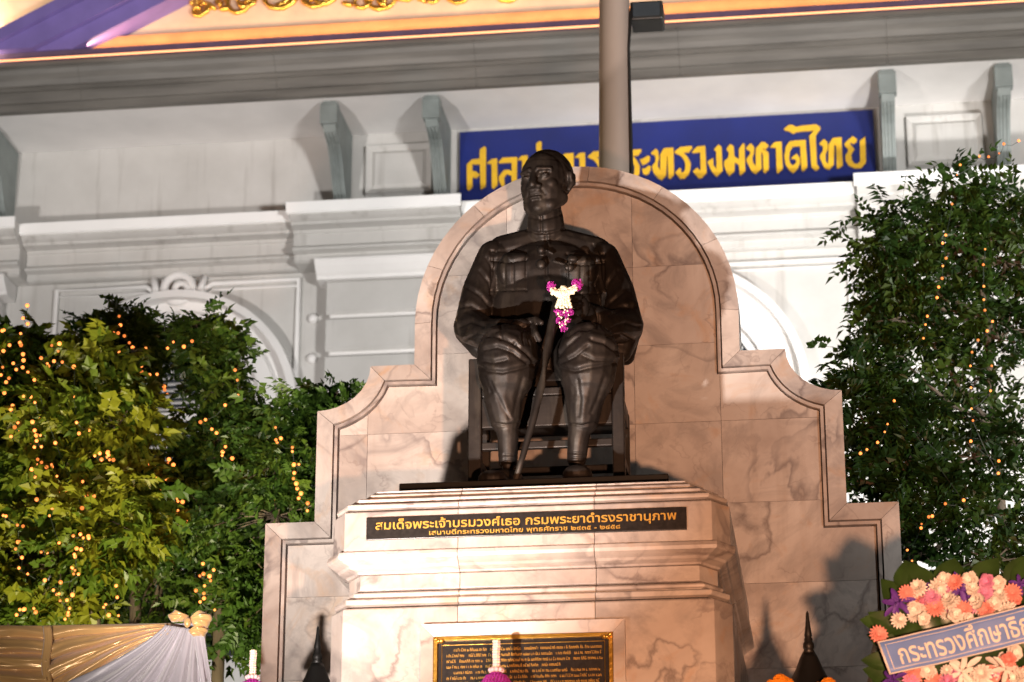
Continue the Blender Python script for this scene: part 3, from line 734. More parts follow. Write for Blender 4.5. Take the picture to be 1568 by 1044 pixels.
def line(pts, wd, amt, ymin=-9, ymax=9):
    global disp
    best = np.full(n, 1e9)
    for (x0, y0), (x1, y1) in zip(pts[:-1], pts[1:]):
        dx, dy = x1-x0, y1-y0; L = dx*dx+dy*dy+1e-9
        t = np.clip(((SX-x0)*dx+(SY-y0)*dy)/L, 0, 1)
        best = np.minimum(best, np.hypot(SX-x0-t*dx, SY-y0-t*dy))
    disp += amt*np.exp(-(best/wd)**2)*fm*((co[:, 1] > ymin) & (co[:, 1] < ymax))
def fold(pts, wd, amt, off=None):
    line(pts, wd*.62, -amt*.62); ox, oy = off or (0, -wd*1.5)
    line([(x+ox, y+oy) for x, y in pts], wd*1.3, amt*.5)
def hl(pts, r, amt):
    """sculpt stroke on the head, in head coordinates"""
    global disp
    best = np.full(n, 1e9); Q = [np.array(H(*p)) for p in pts]
    if len(Q) == 1: Q = Q*2
    for a, b in zip(Q[:-1], Q[1:]):
        ab = b-a; t = np.clip(((co-a) @ ab)/(ab @ ab+1e-9), 0, 1)
        best = np.minimum(best, np.linalg.norm(co-a-t[:, None]*ab, axis=1))
    disp += amt*np.exp(-(best/r)**2)
for s in (-1, 1):
    hl([(s*.028, -.125, .016), (s*.064, -.112, .016)], .011, -.012)
    hl([(s*.020, -.128, -.004)], .011, -.010)
    hl([(s*.030, -.128, .004), (s*.045, -.130, .009), (s*.060, -.120, .003)], .0045, .005)
    hl([(s*.030, -.128, -.004), (s*.058, -.122, -.006)], .004, -.004)
    hl([(s*.034, -.125, -.016), (s*.060, -.115, -.018)], .006, .003)
    hl([(s*.026, -.135, -.045), (s*.045, -.115, -.085)], .0065, -.006)
    hl([(s*.095, -.055, .02)], .03, -.006)
    hl([(s*.128, .016, .010), (s*.127, .016, -.008)], .009, -.010)
    hl([(s*.028, -.120, -.088)], .007, -.005)
    hl([(s*.018, -.138, .040), (s*.066, -.120, .046)], .008, .004)
    hl([(s*.04, -.12, .065)], .03, -.002)
hl([(-.027, -.13, -.0875), (0, -.136, -.0865), (.027, -.13, -.0875)], .0045, -.009)
hl([(0, -.14, -.066)], .006, -.003); hl([(-.012, -.13, -.110), (.012, -.13, -.110)], .008, -.007)
hl([(0, -.145, .030)], .008, -.004)
hl([(-.1, -.02, .085), (-.06, -.10, .085), (0, -.118, .092), (.06, -.10, .085), (.1, -.02, .085), (.115, .03, .05)], .008, -.002)
# collar, placket, pockets, seams
line([(806, 352), (822, 357), (838, 357), (866, 350)], 2.2, -.010); line([(829, 331), (829, 355)], 1.6, -.008)
line([(808, 331), (829, 336), (862, 328)], 2.0, -.006)
line([(836, 358), (838, 470)], 1.8, -.006); line([(840, 358), (842, 470)], 2.0, .003)
for q in (372, 396, 425, 455): line([(838, q), (838.5, q+.5)], 3.4, .008)
for x0, x1, y0, y1 in ((752, 806, 384, 445), (868, 925, 388, 450)):
    line([(x0, y0), (x1, y0+1)], 1.8, -.006); line([(x0, y0+14), ((x0+x1)/2, y0+17), (x1, y0+13)], 1.8, -.009)
    line([(x0, y0+9), (x1, y0+8)], 4, .006)
    line([(x0, y0), (x0+1, y1)], 1.8, -.006); line([(x1, y0), (x1, y1)], 1.8, -.006); line([(x0, y1), (x1, y1-2)], 1.8, -.006)
    for q in (.38, .62): line([(x0+(x1-x0)*q, y0+18), (x0+(x1-x0)*q, y1-2)], 2.0, -.006)
    line([((x0+x1)/2, y0+11), ((x0+x1)/2+.5, y0+11)], 3, .006)
line([(765, 372), (757, 390), (757, 420), (752, 450)], 2.2, -.009); line([(908, 374), (918, 392), (920, 425), (926, 455)], 2.2, -.009)
for pts in ([(735, 415), (748, 432), (752, 450)], [(715, 440), (735, 452), (750, 470)], [(705, 470), (722, 468), (745, 482)], [(703, 500), (722, 492), (742, 500)], [(712, 520), (730, 510), (752, 515)], [(745, 395), (755, 412)],
            [(945, 415), (932, 432), (925, 452)], [(962, 440), (945, 455), (930, 468)], [(973, 470), (955, 470), (935, 484)], [(978, 500), (958, 494), (938, 502)], [(968, 522), (950, 512), (930, 516)]):
    fold(pts, 4.0, .011)
line([(765, 495), (768, 508), (767, 520)], 2, -.008); line([(912, 474), (916, 488), (914, 500)], 2, -.008)
# breeches folds over the knees
for pts in ([(757, 514), (772, 519), (788, 527)], [(788, 527), (805, 541), (819, 560)], [(742, 535), (762, 531), (786, 540), (806, 556)], [(742, 553), (757, 555), (775, 551)], [(735, 520), (748, 512), (762, 508)],
            [(853, 550), (866, 532), (887, 514)], [(860, 556), (880, 546), (900, 530)], [(893, 544), (910, 552), (943, 552)], [(905, 520), (925, 525), (943, 538)], [(870, 516), (885, 506), (905, 503)], [(729, 560), (748, 568), (770, 570), (800, 563), (822, 556)], [(856, 562), (880, 568), (905, 562), (943, 556)]):
    fold(pts, 4.2, .013, (0, -7))
for pts in ([(752, 585), (768, 620), (780, 640)], [(800, 580), (792, 610), (786, 636)], [(885, 582), (888, 612), (886, 636)], [(925, 580), (914, 612), (905, 632)], [(742, 575), (752, 600)]):
    fold(pts, 4.5, .006, (6, 0))
line([(758, 648), (775, 651), (795, 648)], 1.8, -.006); line([(868, 648), (890, 652), (915, 646)], 1.8, -.006)
for q in (696, 703, 710): line([(772, q), (792, q+1)], 1.6, -.004); line([(872, q-3), (896, q-2)], 1.6, -.004)
line([(735, 716), (765, 712), (790, 712)], 1.6, -.005); line([(860, 712), (885, 708), (908, 712)], 1.6, -.005)
# finger grooves
for (x0, y0, x1, y1) in ((800, 505, 801, 528), (807, 505, 811, 528), (814, 502, 820, 522)): line([(x0, y0), (x1, y1)], 1.3, -.005, ymax=.75)
for i in range(3): line([(884, 461+i*11), (858, 464+i*11)], 1.3, -.006, ymax=.7)
co = co+no*disp[:, None]
fg = obj('figure', co, [list(p.vertices) for p in me2.polygons], M_bronze, ST, smooth=True)
# cane
cpts = [P(864, 446, .60), P(856, 452, .585), P(853, 462, .58), P(846, 495, .55), P(838, 540, .50), P(829, 590, .47), P(816, 645, .44), P(800, 700, .42)]
last = cpts[-1]; dirv = (cpts[-1]-cpts[-2]).normalized(); cpts.append(last+dirv*((last.z-ZT-.004)/-dirv.z))
MB().tube(cpts, [.016, .019, .021, .021, .020, .018, .016, .014, .014], 12).go('cane', M_bronze, ST, smooth=True)
# chair
def cb(x0, x1, y0, y1, z0, z1, name): return MB().box((x0, y0, z0), (x1, y1, z1)).go(name, M_bronze, ST, bevel=.006)
xl0, xl1 = -.366, -.306; xr0, xr1 = .297, .352
for (a_, b_) in ((xl0, xl1), (xr0, xr1)):
    cb(a_, b_, .76, .82, ZT-.001, 5.26, 'chair_leg')
    cb(a_+.004, b_-.004, 1.06, 1.11, ZT-.001, 5.06, 'chair_leg')
    q_ = .10 if a_ < 0 else -.14
    cb(a_+q_, b_+q_-.01, 1.375, 1.41, 5.111, 5.8, 'back_post')
    cb(a_+.008, b_-.008, .822, 1.058, ZT+.20, ZT+.24, 'side_stretcher')
    cb(a_+.006, b_-.006, .823, 1.057, 4.98, 5.07, 'side_rail')
cb(xl1+.001, xr0-.001, .775, .805, P(838, 686, .78).z, P(838, 674, .78).z, 'front_stretcher')
cb(xl1+.001, xr0-.001, .77, .81, 4.925, 5.07, 'front_rail')
cb(xl1+.001, xr0-.001, 1.07, 1.095, ZT+.22, ZT+.26, 'back_stretcher')
cb(xl1+.001, xr0-.001, .77, 1.43, 5.072, 5.11, 'seat')
for z0 in (5.35, 5.65): cb(xl1+.1, xr0-.151, 1.375, 1.405, z0, z0+.07, 'back_rail')
# garland on the hand
def blossom_mesh(name, mat, petals=5, r=.01):
    mb = MB()
    for k in range(petals):
        a = 2*PI*k/petals; mb.ball((math.cos(a)*r*.55, 0, math.sin(a)*r*.55), (r*.55, r*.4, r*.38), 6, 4)
    return mb
GA = thing('flower_garland', 'small white jasmine and purple flower garland hanging on the statue hand', 'garland', P(863, 447, .53))
rg = random.Random(3)
def beads(pts, mat, name, r, parent, jit=.0):
    o0 = None
    for p in pts:
        p = Vector(p)+Vector([rg.uniform(-jit, jit) for _ in range(3)])
        if o0 is None:
            o0 = MB().ball((0, 0, 0), (r, r, r*1.35), 7, 5).go(name, mat, None, smooth=True, origin=(0, 0, 0)); o0.parent = parent; o0.location = p-WL[parent]
        else:
            c = copy_part(o0, parent, p, (rg.uniform(-.6, .6), rg.uniform(-.8, .8), rg.uniform(0, 3)), rg.uniform(.8, 1.15))
mk = []
for i in range(15):
    t = i/14; x = 845+t*37; y = 446+5*math.sin(t*PI)-t*6
    for q in range(3): mk.append(P(x, y+(q-1)*2.8, .53-.01*math.sin(q)))
beads(mk, M_jasmine, 'jasmine_blossom', .0095, GA, .003)
mk = []
for i in range(9):
    wdt = 2.5+i*.75
    for q in range(-2, 3): mk.append(P(863+q*wdt/1.6, 441+i*3.6, .525+abs(q)*.004))
beads(mk, M_jasmine, 'jasmine_blossom', .0085, GA, .002)
def puff(px, py, Y, r, nn, mat, name, parent, ln=.026):
    mb = MB(); c = P(px, py, Y)
    for k in range(nn):
        d = Vector((rg.gauss(0, 1), rg.gauss(0, 1)-.5, rg.gauss(0, 1))).normalized(); a_ = c+d*r*.3; b_ = c+d*r*rg.uniform(.8, 1.1)
        mb.tube([a_, b_], [.002, .0045], 4)
    return mb.go(name, mat, parent)
puff(844, 439, .54, .024, 80, M_cmagenta, 'orchid_tuft', GA); puff(883, 436, .54, .029, 100, M_cmagenta, 'orchid_tuft', GA)
for i, (px, py) in enumerate([(852, 478), (860, 480), (868, 479), (874, 478), (856, 490), (868, 490), (862, 496), (863, 503)]):
    puff(px, py, .53, .017, 26, M_cmagenta, 'orchid_tassel', GA)
beads([P(862+rg.uniform(-11, 11)*(1-(y-474)/45), y, .515) for y in range(474, 502, 2)], M_jasmine, 'jasmine_bud', .0045, GA)

# ------------------------------------------------------------------ trees
def leaf_template(L, pairs, ll, lw, droop=.25):
    return [leaf_one(L, pairs, ll, lw, droop, 5), leaf_one(L*.8, pairs-1, ll*.85, lw*.95, droop*2.2, 6), leaf_one(L*1.12, pairs+1, ll, lw*.8, droop*.3, 7), leaf_one(L*.6, max(3, pairs-3), ll*1.1, lw*1.15, droop*3, 8)]
def leaf_one(L, pairs, ll, lw, droop, sd_):
    vs, fs = [], []
    def leaflet(base, d, nrm, l_, w_):
        side = d.cross(nrm).normalized(); i = len(vs)
        m1 = base+d*l_*.42; tip = base+d*l_-nrm*l_*.12
        vs.extend([base, m1+side*w_*.5+nrm*w_*.18, tip, m1-side*w_*.5+nrm*w_*.18]); fs.extend([[i, i+1, i+2], [i, i+2, i+3]])
    rg2 = random.Random(sd_); i = 0
    vs.extend([Vector((0, -.002, 0)), Vector((0, .002, 0)), Vector((L, 0, -droop*L))]); fs.append([0, 1, 2])
    for k in range(pairs):
        t = .22+.72*k/(pairs-1); base = Vector((L*t, 0, -droop*L*t*t))
        s_ = .75+.5*math.sin(PI*(k+1)/(pairs+1))
        for sd in (-1, 1):
            if sd_ > 5 and rg2.random() < .1: continue
            d = Vector((.55+rg2.uniform(-.28, .28), sd, -.30+rg2.uniform(-.45, .35))).normalized()
            leaflet(base, d, Vector((rg2.uniform(-.3, .3), rg2.uniform(-.3, .3), 1)).normalized(), ll*s_*.8*rg2.uniform(.75, 1.15), lw*s_*rg2.uniform(.8, 1.15))
    leaflet(Vector((L, 0, -droop*L)), Vector((1, 0, -.4)).normalized(), Vector((0, 0, 1)), ll, lw)
    return np.array([tuple(v) for v in vs]), fs
def rotm(d, roll):
    d = d.normalized(); side = d.cross(Vector((0, 0, 1)))
    if side.length < .05: side = Vector((0, 1, 0))
    side.normalize(); up = side.cross(d)
    y = -side
    M_ = Matrix((d, y, up)).transposed()
    return M_ @ Matrix.Rotation(roll, 3, 'X')
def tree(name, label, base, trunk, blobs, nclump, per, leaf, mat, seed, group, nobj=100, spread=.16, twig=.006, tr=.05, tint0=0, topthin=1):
    r = random.Random(seed); T = thing(name, label, 'tree', base, group)
    tp = [Vector(base)]+[P(*q) for q in trunk]
    n_ = len(tp); MB().tube(tp, [tr*(1-.75*i/(n_-1)) for i in range(n_)], 9).go('trunk', M_bark, T, smooth=True)
    places = []
    tot = sum(b[6] for b in blobs)
    for (px, py, Y, rx, ry, rz, wgt) in blobs:
        c = P(px, py, Y)
        j = min(range(1, n_), key=lambda q: (tp[q]-c).length+max(0, tp[q].z-c.z)*1.5)
        st = tp[j]; mid = (st+c)/2+Vector((0, 0, -.06))
        bmb = MB(); bmb.tube([st, mid, c], [tr*.38, tr*.28, tr*.16], 6)
        for _ in range(max(2, int(nclump*wgt/tot))):
            while True:
                u = Vector([r.uniform(-1, 1) for _ in range(3)])
                if .1 < u.length < 1: break
            u = u*(.55+.45*u.length)
            e = c+Vector((u.x*rx, u.y*ry, u.z*rz)); mm = (c+e)/2+Vector((r.uniform(-.04, .04), r.uniform(-.04, .04), .02))
            bmb.tube([c+(mm-c)*.1, mm, e], [twig, twig*.8, twig*.4], 4, False)
            out = (e-c); out.z *= .4
            tint = r.uniform(0, .8)
            for q in range(per):
                d = out.normalized()*.8+Vector((r.gauss(0, .8), r.gauss(0, .8), r.gauss(-.05, .65)))
                p_ = e+Vector((r.gauss(0, 1), r.gauss(0, 1), r.gauss(0, .8)))*spread*.35
                places.append((p_, rotm(d, r.uniform(-1.3, 1.3)), r.uniform(.7, 1.2), min(1, max(0, tint+tint0+r.uniform(-.2, .3)))))
        bmb.go('branch', M_bark, T)
    # the nearest leaves are parts of their own, the rest one mass
    places.sort(key=lambda q: q[0].y)
    own = places[:nobj]; rest = places[nobj:]
    protos = {}
    for vi, (LV0, LF) in enumerate(leaf):
        for k in range(4):
            me_ = bpy.data.meshes.new('leaf'); me_.from_pydata([tuple(v) for v in LV0], [], LF); me_.materials.append(mat)
            at = me_.attributes.new('tint', 'FLOAT', 'POINT'); at.data.foreach_set('value', [min(1, .15+.25*k+tint0)]*len(LV0)); protos[vi, k] = me_
    for p_, M_, s_, ti in own:
        o = bpy.data.objects.new('leaf', protos[r.randrange(4), min(3, int(ti*4))]); COL.objects.link(o); o.parent = T
        o.location = p_-WL[T]; o.rotation_euler = M_.to_euler(); o.scale = (s_,)*3
    V = []; F_ = []; TI = []; nb = 0
    for p_, M_, s_, ti in rest:
        LV0, LF = leaf[r.randrange(4)]
        V.append((LV0*s_) @ np.array(M_).T+np.array(p_-WL[T])); TI += [ti]*len(LV0)
        F_ += [[a+nb for a in f] for f in LF]; nb += len(LV0)
    V = np.concatenate(V)
    me_ = bpy.data.meshes.new('crown'); me_.from_pydata(V.tolist(), [], F_); me_.materials.append(mat)
    at = me_.attributes.new('tint', 'FLOAT', 'POINT'); at.data.foreach_set('value', TI)
    o = bpy.data.objects.new('crown', me_); COL.objects.link(o); o.parent = T; o['kind'] = 'stuff'
    return T
leafA = leaf_template(.18, 5, .078, .056, .45); leafB = leaf_template(.17, 6, .060, .038, .45); leafC = leaf_template(.24, 7, .072, .036, .5)
G_L = 'small trees wound with fairy lights left of the monument'; G_R = 'feathery trees right of the monument'
tree('leafy_tree', 'leafy tree at the far left edge, strung with many warm bulbs', (P(20, 900, 4.6).x, 4.6, 0), [(20, 1000, 4.6), (15, 800, 4.6), (20, 600, 4.6), (25, 500, 4.6)],
     [(25, 545, 4.7, .18, .3, .16, 1.6), (10, 620, 4.7, .4, .4, .3, 2), (30, 720, 4.7, .45, .4, .4, 2), (20, 850, 4.7, .5, .4, .45, 2)], 130, 9, leafA, M_leafL, 1, G_L, 80)
tree('leafy_tree', 'brightest yellow green tree in the left group, its crown nearest the camera', (P(150, 900, 4.2).x, 4.2, 0), [(148, 1000, 4.2), (138, 850, 4.2), (145, 700, 4.2), (152, 560, 4.2)],
     [(155, 575, 4.2, .16, .2, .20, 1.3), (130, 640, 4.2, .25, .3, .22, 2), (175, 660, 4.1, .18, .3, .3, 1.6), (130, 740, 4.2, .4, .3, .3, 2.2), (165, 800, 4.1, .38, .3, .35, 2.2), (90, 870, 4.2, .4, .3, .3, 1.5)], 150, 9, leafA, M_leafL, 2, G_L, 110, tint0=.25)
tree('leafy_tree', 'dark green tree in front of the left arch keystone ring', (P(210, 900, 5.6).x, 5.6, 0), [(208, 1000, 5.6), (205, 800, 5.6), (200, 600, 5.6), (190, 500, 5.6)],
     [(180, 500, 5.6, .20, .2, .07, 1.2), (205, 530, 5.6, .16, .2, .14, 1.3), (170, 620, 5.6, .20, .3, .3, 2), (235, 750, 5.6, .5, .4, .4, 2.5), (250, 870, 5.6, .6, .4, .5, 2.5)], 140, 9, leafB, M_leafD, 3, G_L, 80)
tree('leafy_tree', 'slim pointed green tree before the left arched window', (P(335, 900, 5.0).x, 5.0, 0), [(335, 1000, 5.0), (338, 800, 5.0), (330, 620, 5.0), (305, 490, 5.0)],
     [(300, 500, 5.0, .07, .1, .10, .7), (335, 530, 5.0, .11, .12, .14, 1.1), (342, 605, 5.0, .16, .18, .18, 1.5), (355, 690, 5.0, .30, .25, .22, 2.4), (405, 650, 5.0, .14, .15, .12, .9), (345, 810, 5.0, .5, .35, .45, 3), (330, 920, 5.0, .55, .35, .5, 2)], 170, 9, leafB, M_leafD, 4, G_L, 110, tint0=.12)
tree('leafy_tree', 'low dark tree tucked against the left side of the marble backdrop', (P(440, 900, 4.4).x, 4.4, 0), [(440, 1000, 4.4), (445, 850, 4.4), (450, 700, 4.4)],
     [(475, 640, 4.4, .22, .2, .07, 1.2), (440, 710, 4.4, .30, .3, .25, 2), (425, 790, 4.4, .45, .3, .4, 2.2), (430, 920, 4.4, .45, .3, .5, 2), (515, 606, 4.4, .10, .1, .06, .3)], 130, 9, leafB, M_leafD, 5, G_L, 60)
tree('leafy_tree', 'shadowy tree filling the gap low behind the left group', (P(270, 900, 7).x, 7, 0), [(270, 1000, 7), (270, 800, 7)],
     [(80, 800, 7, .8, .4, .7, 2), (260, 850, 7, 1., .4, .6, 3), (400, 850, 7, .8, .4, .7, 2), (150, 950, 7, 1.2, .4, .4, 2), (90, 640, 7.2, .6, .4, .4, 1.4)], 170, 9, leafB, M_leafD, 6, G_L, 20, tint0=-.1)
tree('feathery_tree', 'large feathery green tree with hanging fairy lights right of the monument', (P(1530, 900, 5.2).x, 5.2, 0), [(1545, 1000, 5.2), (1540, 850, 5.2), (1520, 650, 5.2), (1510, 480, 5.2), (1490, 380, 5.2)],
     [(1510, 335, 5.2, .34, .35, .12, 2.0), (1565, 320, 5.2, .15, .3, .12, 1), (1450, 360, 5.1, .34, .3, .15, 2), (1365, 340, 5.0, .12, .15, .05, .4), (1350, 380, 5.0, .14, .15, .08, .6), (1540, 400, 5.3, .45, .4, .35, 2.8), (1420, 430, 5.1, .36, .3, .25, 1.5),
      (1360, 490, 5.0, .16, .2, .12, .9), (1390, 560, 5.0, .2, .2, .12, .9), (1380, 440, 5.0, .16, .2, .10, .7), (1370, 400, 5.0, .14, .2, .10, .6), (1530, 520, 5.3, .45, .4, .35, 2.4), (1430, 530, 5.1, .36, .3, .22, 1.3), (1480, 610, 5.2, .40, .35, .25, 1.2), (1545, 680, 5.3, .4, .4, .35, 1.7), (1550, 830, 5.2, .4, .35, .4, 2.0), (1405, 295, 5.0, .10, .1, .02, .2), (1455, 275, 5.0, .08, .1, .02, .2)],
     158, 8, leafC, M_leafR, 7, G_R, 200, spread=.2)
tree('feathery_tree', 'lower darker feathery tree hugging the right shoulder of the marble backdrop', (P(1400, 900, 4.0).x, 4.0, 0), [(1400, 1000, 4.0), (1395, 850, 4.0), (1380, 720, 4.0), (1360, 620, 4.0)],
     [(1300, 575, 4.0, .12, .2, .04, .6), (1350, 600, 4.0, .28, .25, .10, 1.5), (1330, 660, 4.0, .32, .25, .22, 1.6), (1410, 650, 4.0, .36, .3, .25, 1.6), (1310, 735, 4.0, .28, .25, .14, 1.4), (1420, 740, 4.0, .4, .3, .2, 1.6), (1490, 700, 4.0, .3, .3, .2, 1), (1400, 800, 4.0, .22, .25, .14, .8), (1470, 800, 4.0, .35, .3, .2, 1.3), (1380, 850, 4.0, .12, .15, .12, .4), (1520, 860, 4.0, .35, .3, .25, 1.6)],
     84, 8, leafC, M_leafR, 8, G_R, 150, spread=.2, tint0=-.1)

# ------------------------------------------------------------------ fairy lights
bm_ = MB().ball((0, 0, 0), .0108, 7, 5)
bulb0 = bpy.data.meshes.new('bulb'); bulb0.from_pydata(bm_.v, [], bm_.f); bulb0.materials.append(M_bulb)
bulb1 = bulb0.copy(); bulb1.materials.clear(); bulb1.materials.append(M_bulb2)
M_wire = simple('wire', (.02, .03, .02), .6)
def string(label, pts, Y, s=(0, 420, 1.934), dim=.2, seed=0):
    r = random.Random(seed); p2_ = []
    for k, a_ in enumerate(pts):
        p2_.append(a_)
        if k+1 < len(pts) and seed < 21 and r.random() < .8:
            b_ = pts[k+1]
            if math.hypot(b_[0]-a_[0], b_[1]-a_[1]) > 22: p2_.append(((a_[0]+b_[0])/2+r.uniform(-9, 9), (a_[1]+b_[1])/2+r.uniform(-7, 7)))
    pts = [(a_+r.gauss(0, 9), b_+r.gauss(0, 7)) if seed < 21 else (a_, b_) for a_, b_ in p2_]; q = [P(s[0]+x/s[2], s[1]+y/s[2], Y+r.uniform(-.06, .06)) for x, y in pts]
    T = thing('fairy_light_string', label, 'fairy lights', q[0], 'strings of warm fairy lights in the trees')
    w_ = []
    for a_, b_ in zip(q[:-1], q[1:]): w_ += [a_+Vector((0, .012, 0)), (a_+b_)/2+Vector((0, .02, -.015))]
    w_.append(q[-1]+Vector((0, .012, 0))); MB().tube(w_, .0022, 4).go('wire', M_wire, T)
    for p in q:
        o = bpy.data.objects.new('bulb', bulb1 if r.random() < dim else bulb0); COL.objects.link(o); o.parent = T; o.location = p-WL[T]; o.scale = (r.uniform(.7, 1.25)*(.72 if seed > 20 else 1),)*3
S = string
S('fairy lights down the far left edge of the leftmost tree', [(2,165),(8,172),(10,215),(15,238),(5,297),(25,300),(12,340),(20,350)], 4.1, seed=1)
S('fairy lights dropping from the top of the leftmost tree', [(70,95),(75,128),(80,146),(73,192),(68,235),(72,265),(70,297),(50,297),(100,308)], 4.1, seed=2)
S('fairy lights in two short rows beside the leftmost tree trunk', [(30,395),(33,410),(50,456),(47,478),(80,513),(80,526),(92,565),(90,575),(104,600),(110,604)], 4.0, seed=3)
S('fairy lights zigzagging left of the yellow green crown', [(88,356),(80,369),(108,422),(98,455),(102,468),(108,497),(125,499),(122,543),(128,555),(160,558),(150,562),(143,575)], 3.8, seed=4)
S('fairy lights trailing at left mid height beneath the zigzag', [(180,600),(162,608),(195,646),(112,669),(145,710),(157,797),(135,825)], 3.8, seed=5)
S('fairy lights along the foot of the leftmost tree', [(12,718),(33,720),(70,733),(55,790),(50,812),(62,853),(62,872),(115,912)], 3.9, seed=6)
S('fairy lights in a bright vertical run under the yellow green crown', [(225,768),(258,765),(270,778),(245,803),(230,833),(212,844),(228,857),(208,865),(212,872),(240,898),(196,918),(168,940),(185,944),(205,952),(200,967),(182,976),(204,994),(198,1020)], 3.7, dim=.1, seed=7)
S('fairy lights low at left just over the draped rail', [(65,984),(55,1008),(100,988),(107,993)], 3.9, seed=8)
S('fairy lights hanging in the dark gap near the bow', [(323,875),(345,926),(347,953),(320,992),(345,1007)], 4.0, dim=0, seed=9)
S('fairy lights hanging alone in the dark above the bow', [(608,861),(605,890),(630,895),(605,922),(583,930),(598,963),(602,972),(625,990)], 4.0, dim=.3, seed=10)
S('fairy lights climbing the dark tree before the ring keystone', [(360,132),(350,155),(335,167),(322,180),(363,175),(390,201),(402,219),(357,227),(405,246)], 4.9, seed=11)
S('fairy lights sloping past the louvred arch window', [(425,261),(422,277),(440,297),(456,300),(480,333),(500,346),(343,283),(243,333)], 4.9, seed=12)
S('fairy lights scattered in the middle of the yellow green crown', [(146,210),(170,217),(115,258),(125,268),(175,256),(225,268),(220,450),(250,463),(248,475)], 3.8, dim=.5, seed=13)
S('fairy lights bunched beside the slender yellow stem', [(300,520),(293,530),(296,545),(310,533),(318,528),(325,538),(332,530),(318,540),(330,545)], 3.7, dim=.1, seed=14)
S('fairy lights along a near level run in the dark middle', [(332,475),(350,492),(387,541),(405,545),(430,567),(475,558),(490,548),(510,561),(462,607),(512,605)], 4.3, dim=.25, seed=15)
S('fairy lights dropping steeply in the middle of the left group', [(520,635),(528,660),(492,652),(495,658),(538,682),(527,702),(555,720),(580,730),(537,750)], 4.3, dim=.1, seed=16)
S('fairy lights short row at the window top', [(500,207),(517,210),(543,213),(580,190)], 4.7, dim=.3, seed=17)
S('fairy lights down the slim pointed tree', [(690,284),(713,364),(610,427),(619,450),(664,500),(662,536),(691,554),(697,574),(712,600),(745,626),(778,664),(810,679)], 4.4, dim=.15, seed=18)
S('fairy lights beside the left edge of the marble backdrop', [(813,460),(817,497),(825,503),(860,541),(887,575),(872,607),(890,632),(893,663),(905,703)], 3.8, dim=.2, seed=19)
S('fairy lights dim cluster around the yellow stem foot', [(225,600),(254,598),(228,622),(290,666),(247,692),(97,310)], 3.8, dim=.4, seed=20)
r2 = (1200, 200, 2.486); r3 = (1200, 520, 2.747)
r_small = True
S('fairy lights rising to the upper right corner of the feathery tree', [(672,130),(660,168),(745,97),(780,99),(820,86),(838,50),(895,38)], 4.6, r2, .3, 21)
S('fairy lights hanging in the left part of the feathery tree', [(641,279),(617,397),(605,428),(618,485),(606,515),(603,562),(590,595),(584,635),(547,706),(540,738),(532,790)], 4.5, r2, .4, 22)
S('fairy lights hanging in the dense middle of the feathery tree', [(767,451),(760,510),(762,592),(762,643),(766,683),(795,726),(775,762),(740,797),(717,843),(711,895),(792,895)], 4.5, r2, .4, 23)
S('fairy lights on a slanting wire beside the right shoulder', [(437,355),(425,388),(395,432),(350,462),(323,478)], 3.5, r3, .1, 24)
S('fairy lights right of the slanting wire, spread sparsely', [(788,202),(870,215),(790,290),(787,427),(905,510),(903,562),(796,340)], 3.6, r3, .3, 25)
S('fairy lights reddish cluster above the wreath', [(465,257),(757,675),(680,690),(625,742),(610,745),(580,775),(578,792),(520,885),(540,930)], 3.6, r3, .5, 26)

# ------------------------------------------------------------------ draped table barrier at the lower left
YD = .9
DR = thing('draped_rail', 'long rail draped in gold satin swags and white sheer cloth with a bow', 'draped rail', (P(160, 957, YD).x, YD, 2.6))
def grid(fn, nu, nv, name, mat, parent):
    vs = [fn(i/(nu-1), j/(nv-1)) for j in range(nv) for i in range(nu)]
    fs = [[j*nu+i, j*nu+i+1, (j+1)*nu+i+1, (j+1)*nu+i] for j in range(nv-1) for i in range(nu-1)]
    o = obj(name, vs, fs, mat, parent, smooth=True)
    s_ = o.modifiers.new('thickness', 'SOLIDIFY'); s_.thickness = .004; return o
xa = P(-60, 957, YD).x; xb = P(318, 955, YD).x; zt = P(200, 957, YD).z
MB().box((xa-2, YD+.03, 2.6), (xb-.03, YD+.10, zt-.012)).go('rail_panel', M_sheer, DR, bevel=.01)
MB().box((xa-2, YD-.01, zt-.010), (xb-.02, YD+.11, zt)).go('rail_top', M_sheer, DR, bevel=.004)
def swag(px0, px1, yk0, yk1):
    def fn(u, v):
        x = px0+(px1-px0)*u
        top = 958-3*u
        edge = yk0*(1-u)**1.6+yk1*(1-(1-u)**1.6)      # lower edge rises towards the knot
        y = top+(edge-top)*v
        sag = 6*math.sin(PI*u)*v
        ph = v*4.2*2*PI+1.3*math.sin(2.6*u+.5)+.7*math.sin(7*u+3*v)
        fold_ = .026*abs(math.sin(ph*.5))**.6*2-.026+.006*math.sin(1.7*ph+5*u+1)+.0025*math.sin(23*u+ph)
        amp = .35+.65*min(1, 3*v)
        return P(x, y+sag, YD-.03-fold_*amp-.02*v)
    return fn
grid(swag(72, 262, 1090, 972), 60, 90, 'gold_swag', M_satin_gold, DR)
grid(swag(72, -120, 1060, 1040), 50, 80, 'gold_swag', M_satin_gold, DR)
def gather(u, v): return P(66+12*u+2*math.sin(9*v), 958+110*v, YD-.055-.015*math.sin(u*PI)-.006*math.sin(u*9))
grid(gather, 8, 24, 'gathered_seam', M_satin_gold, DR)
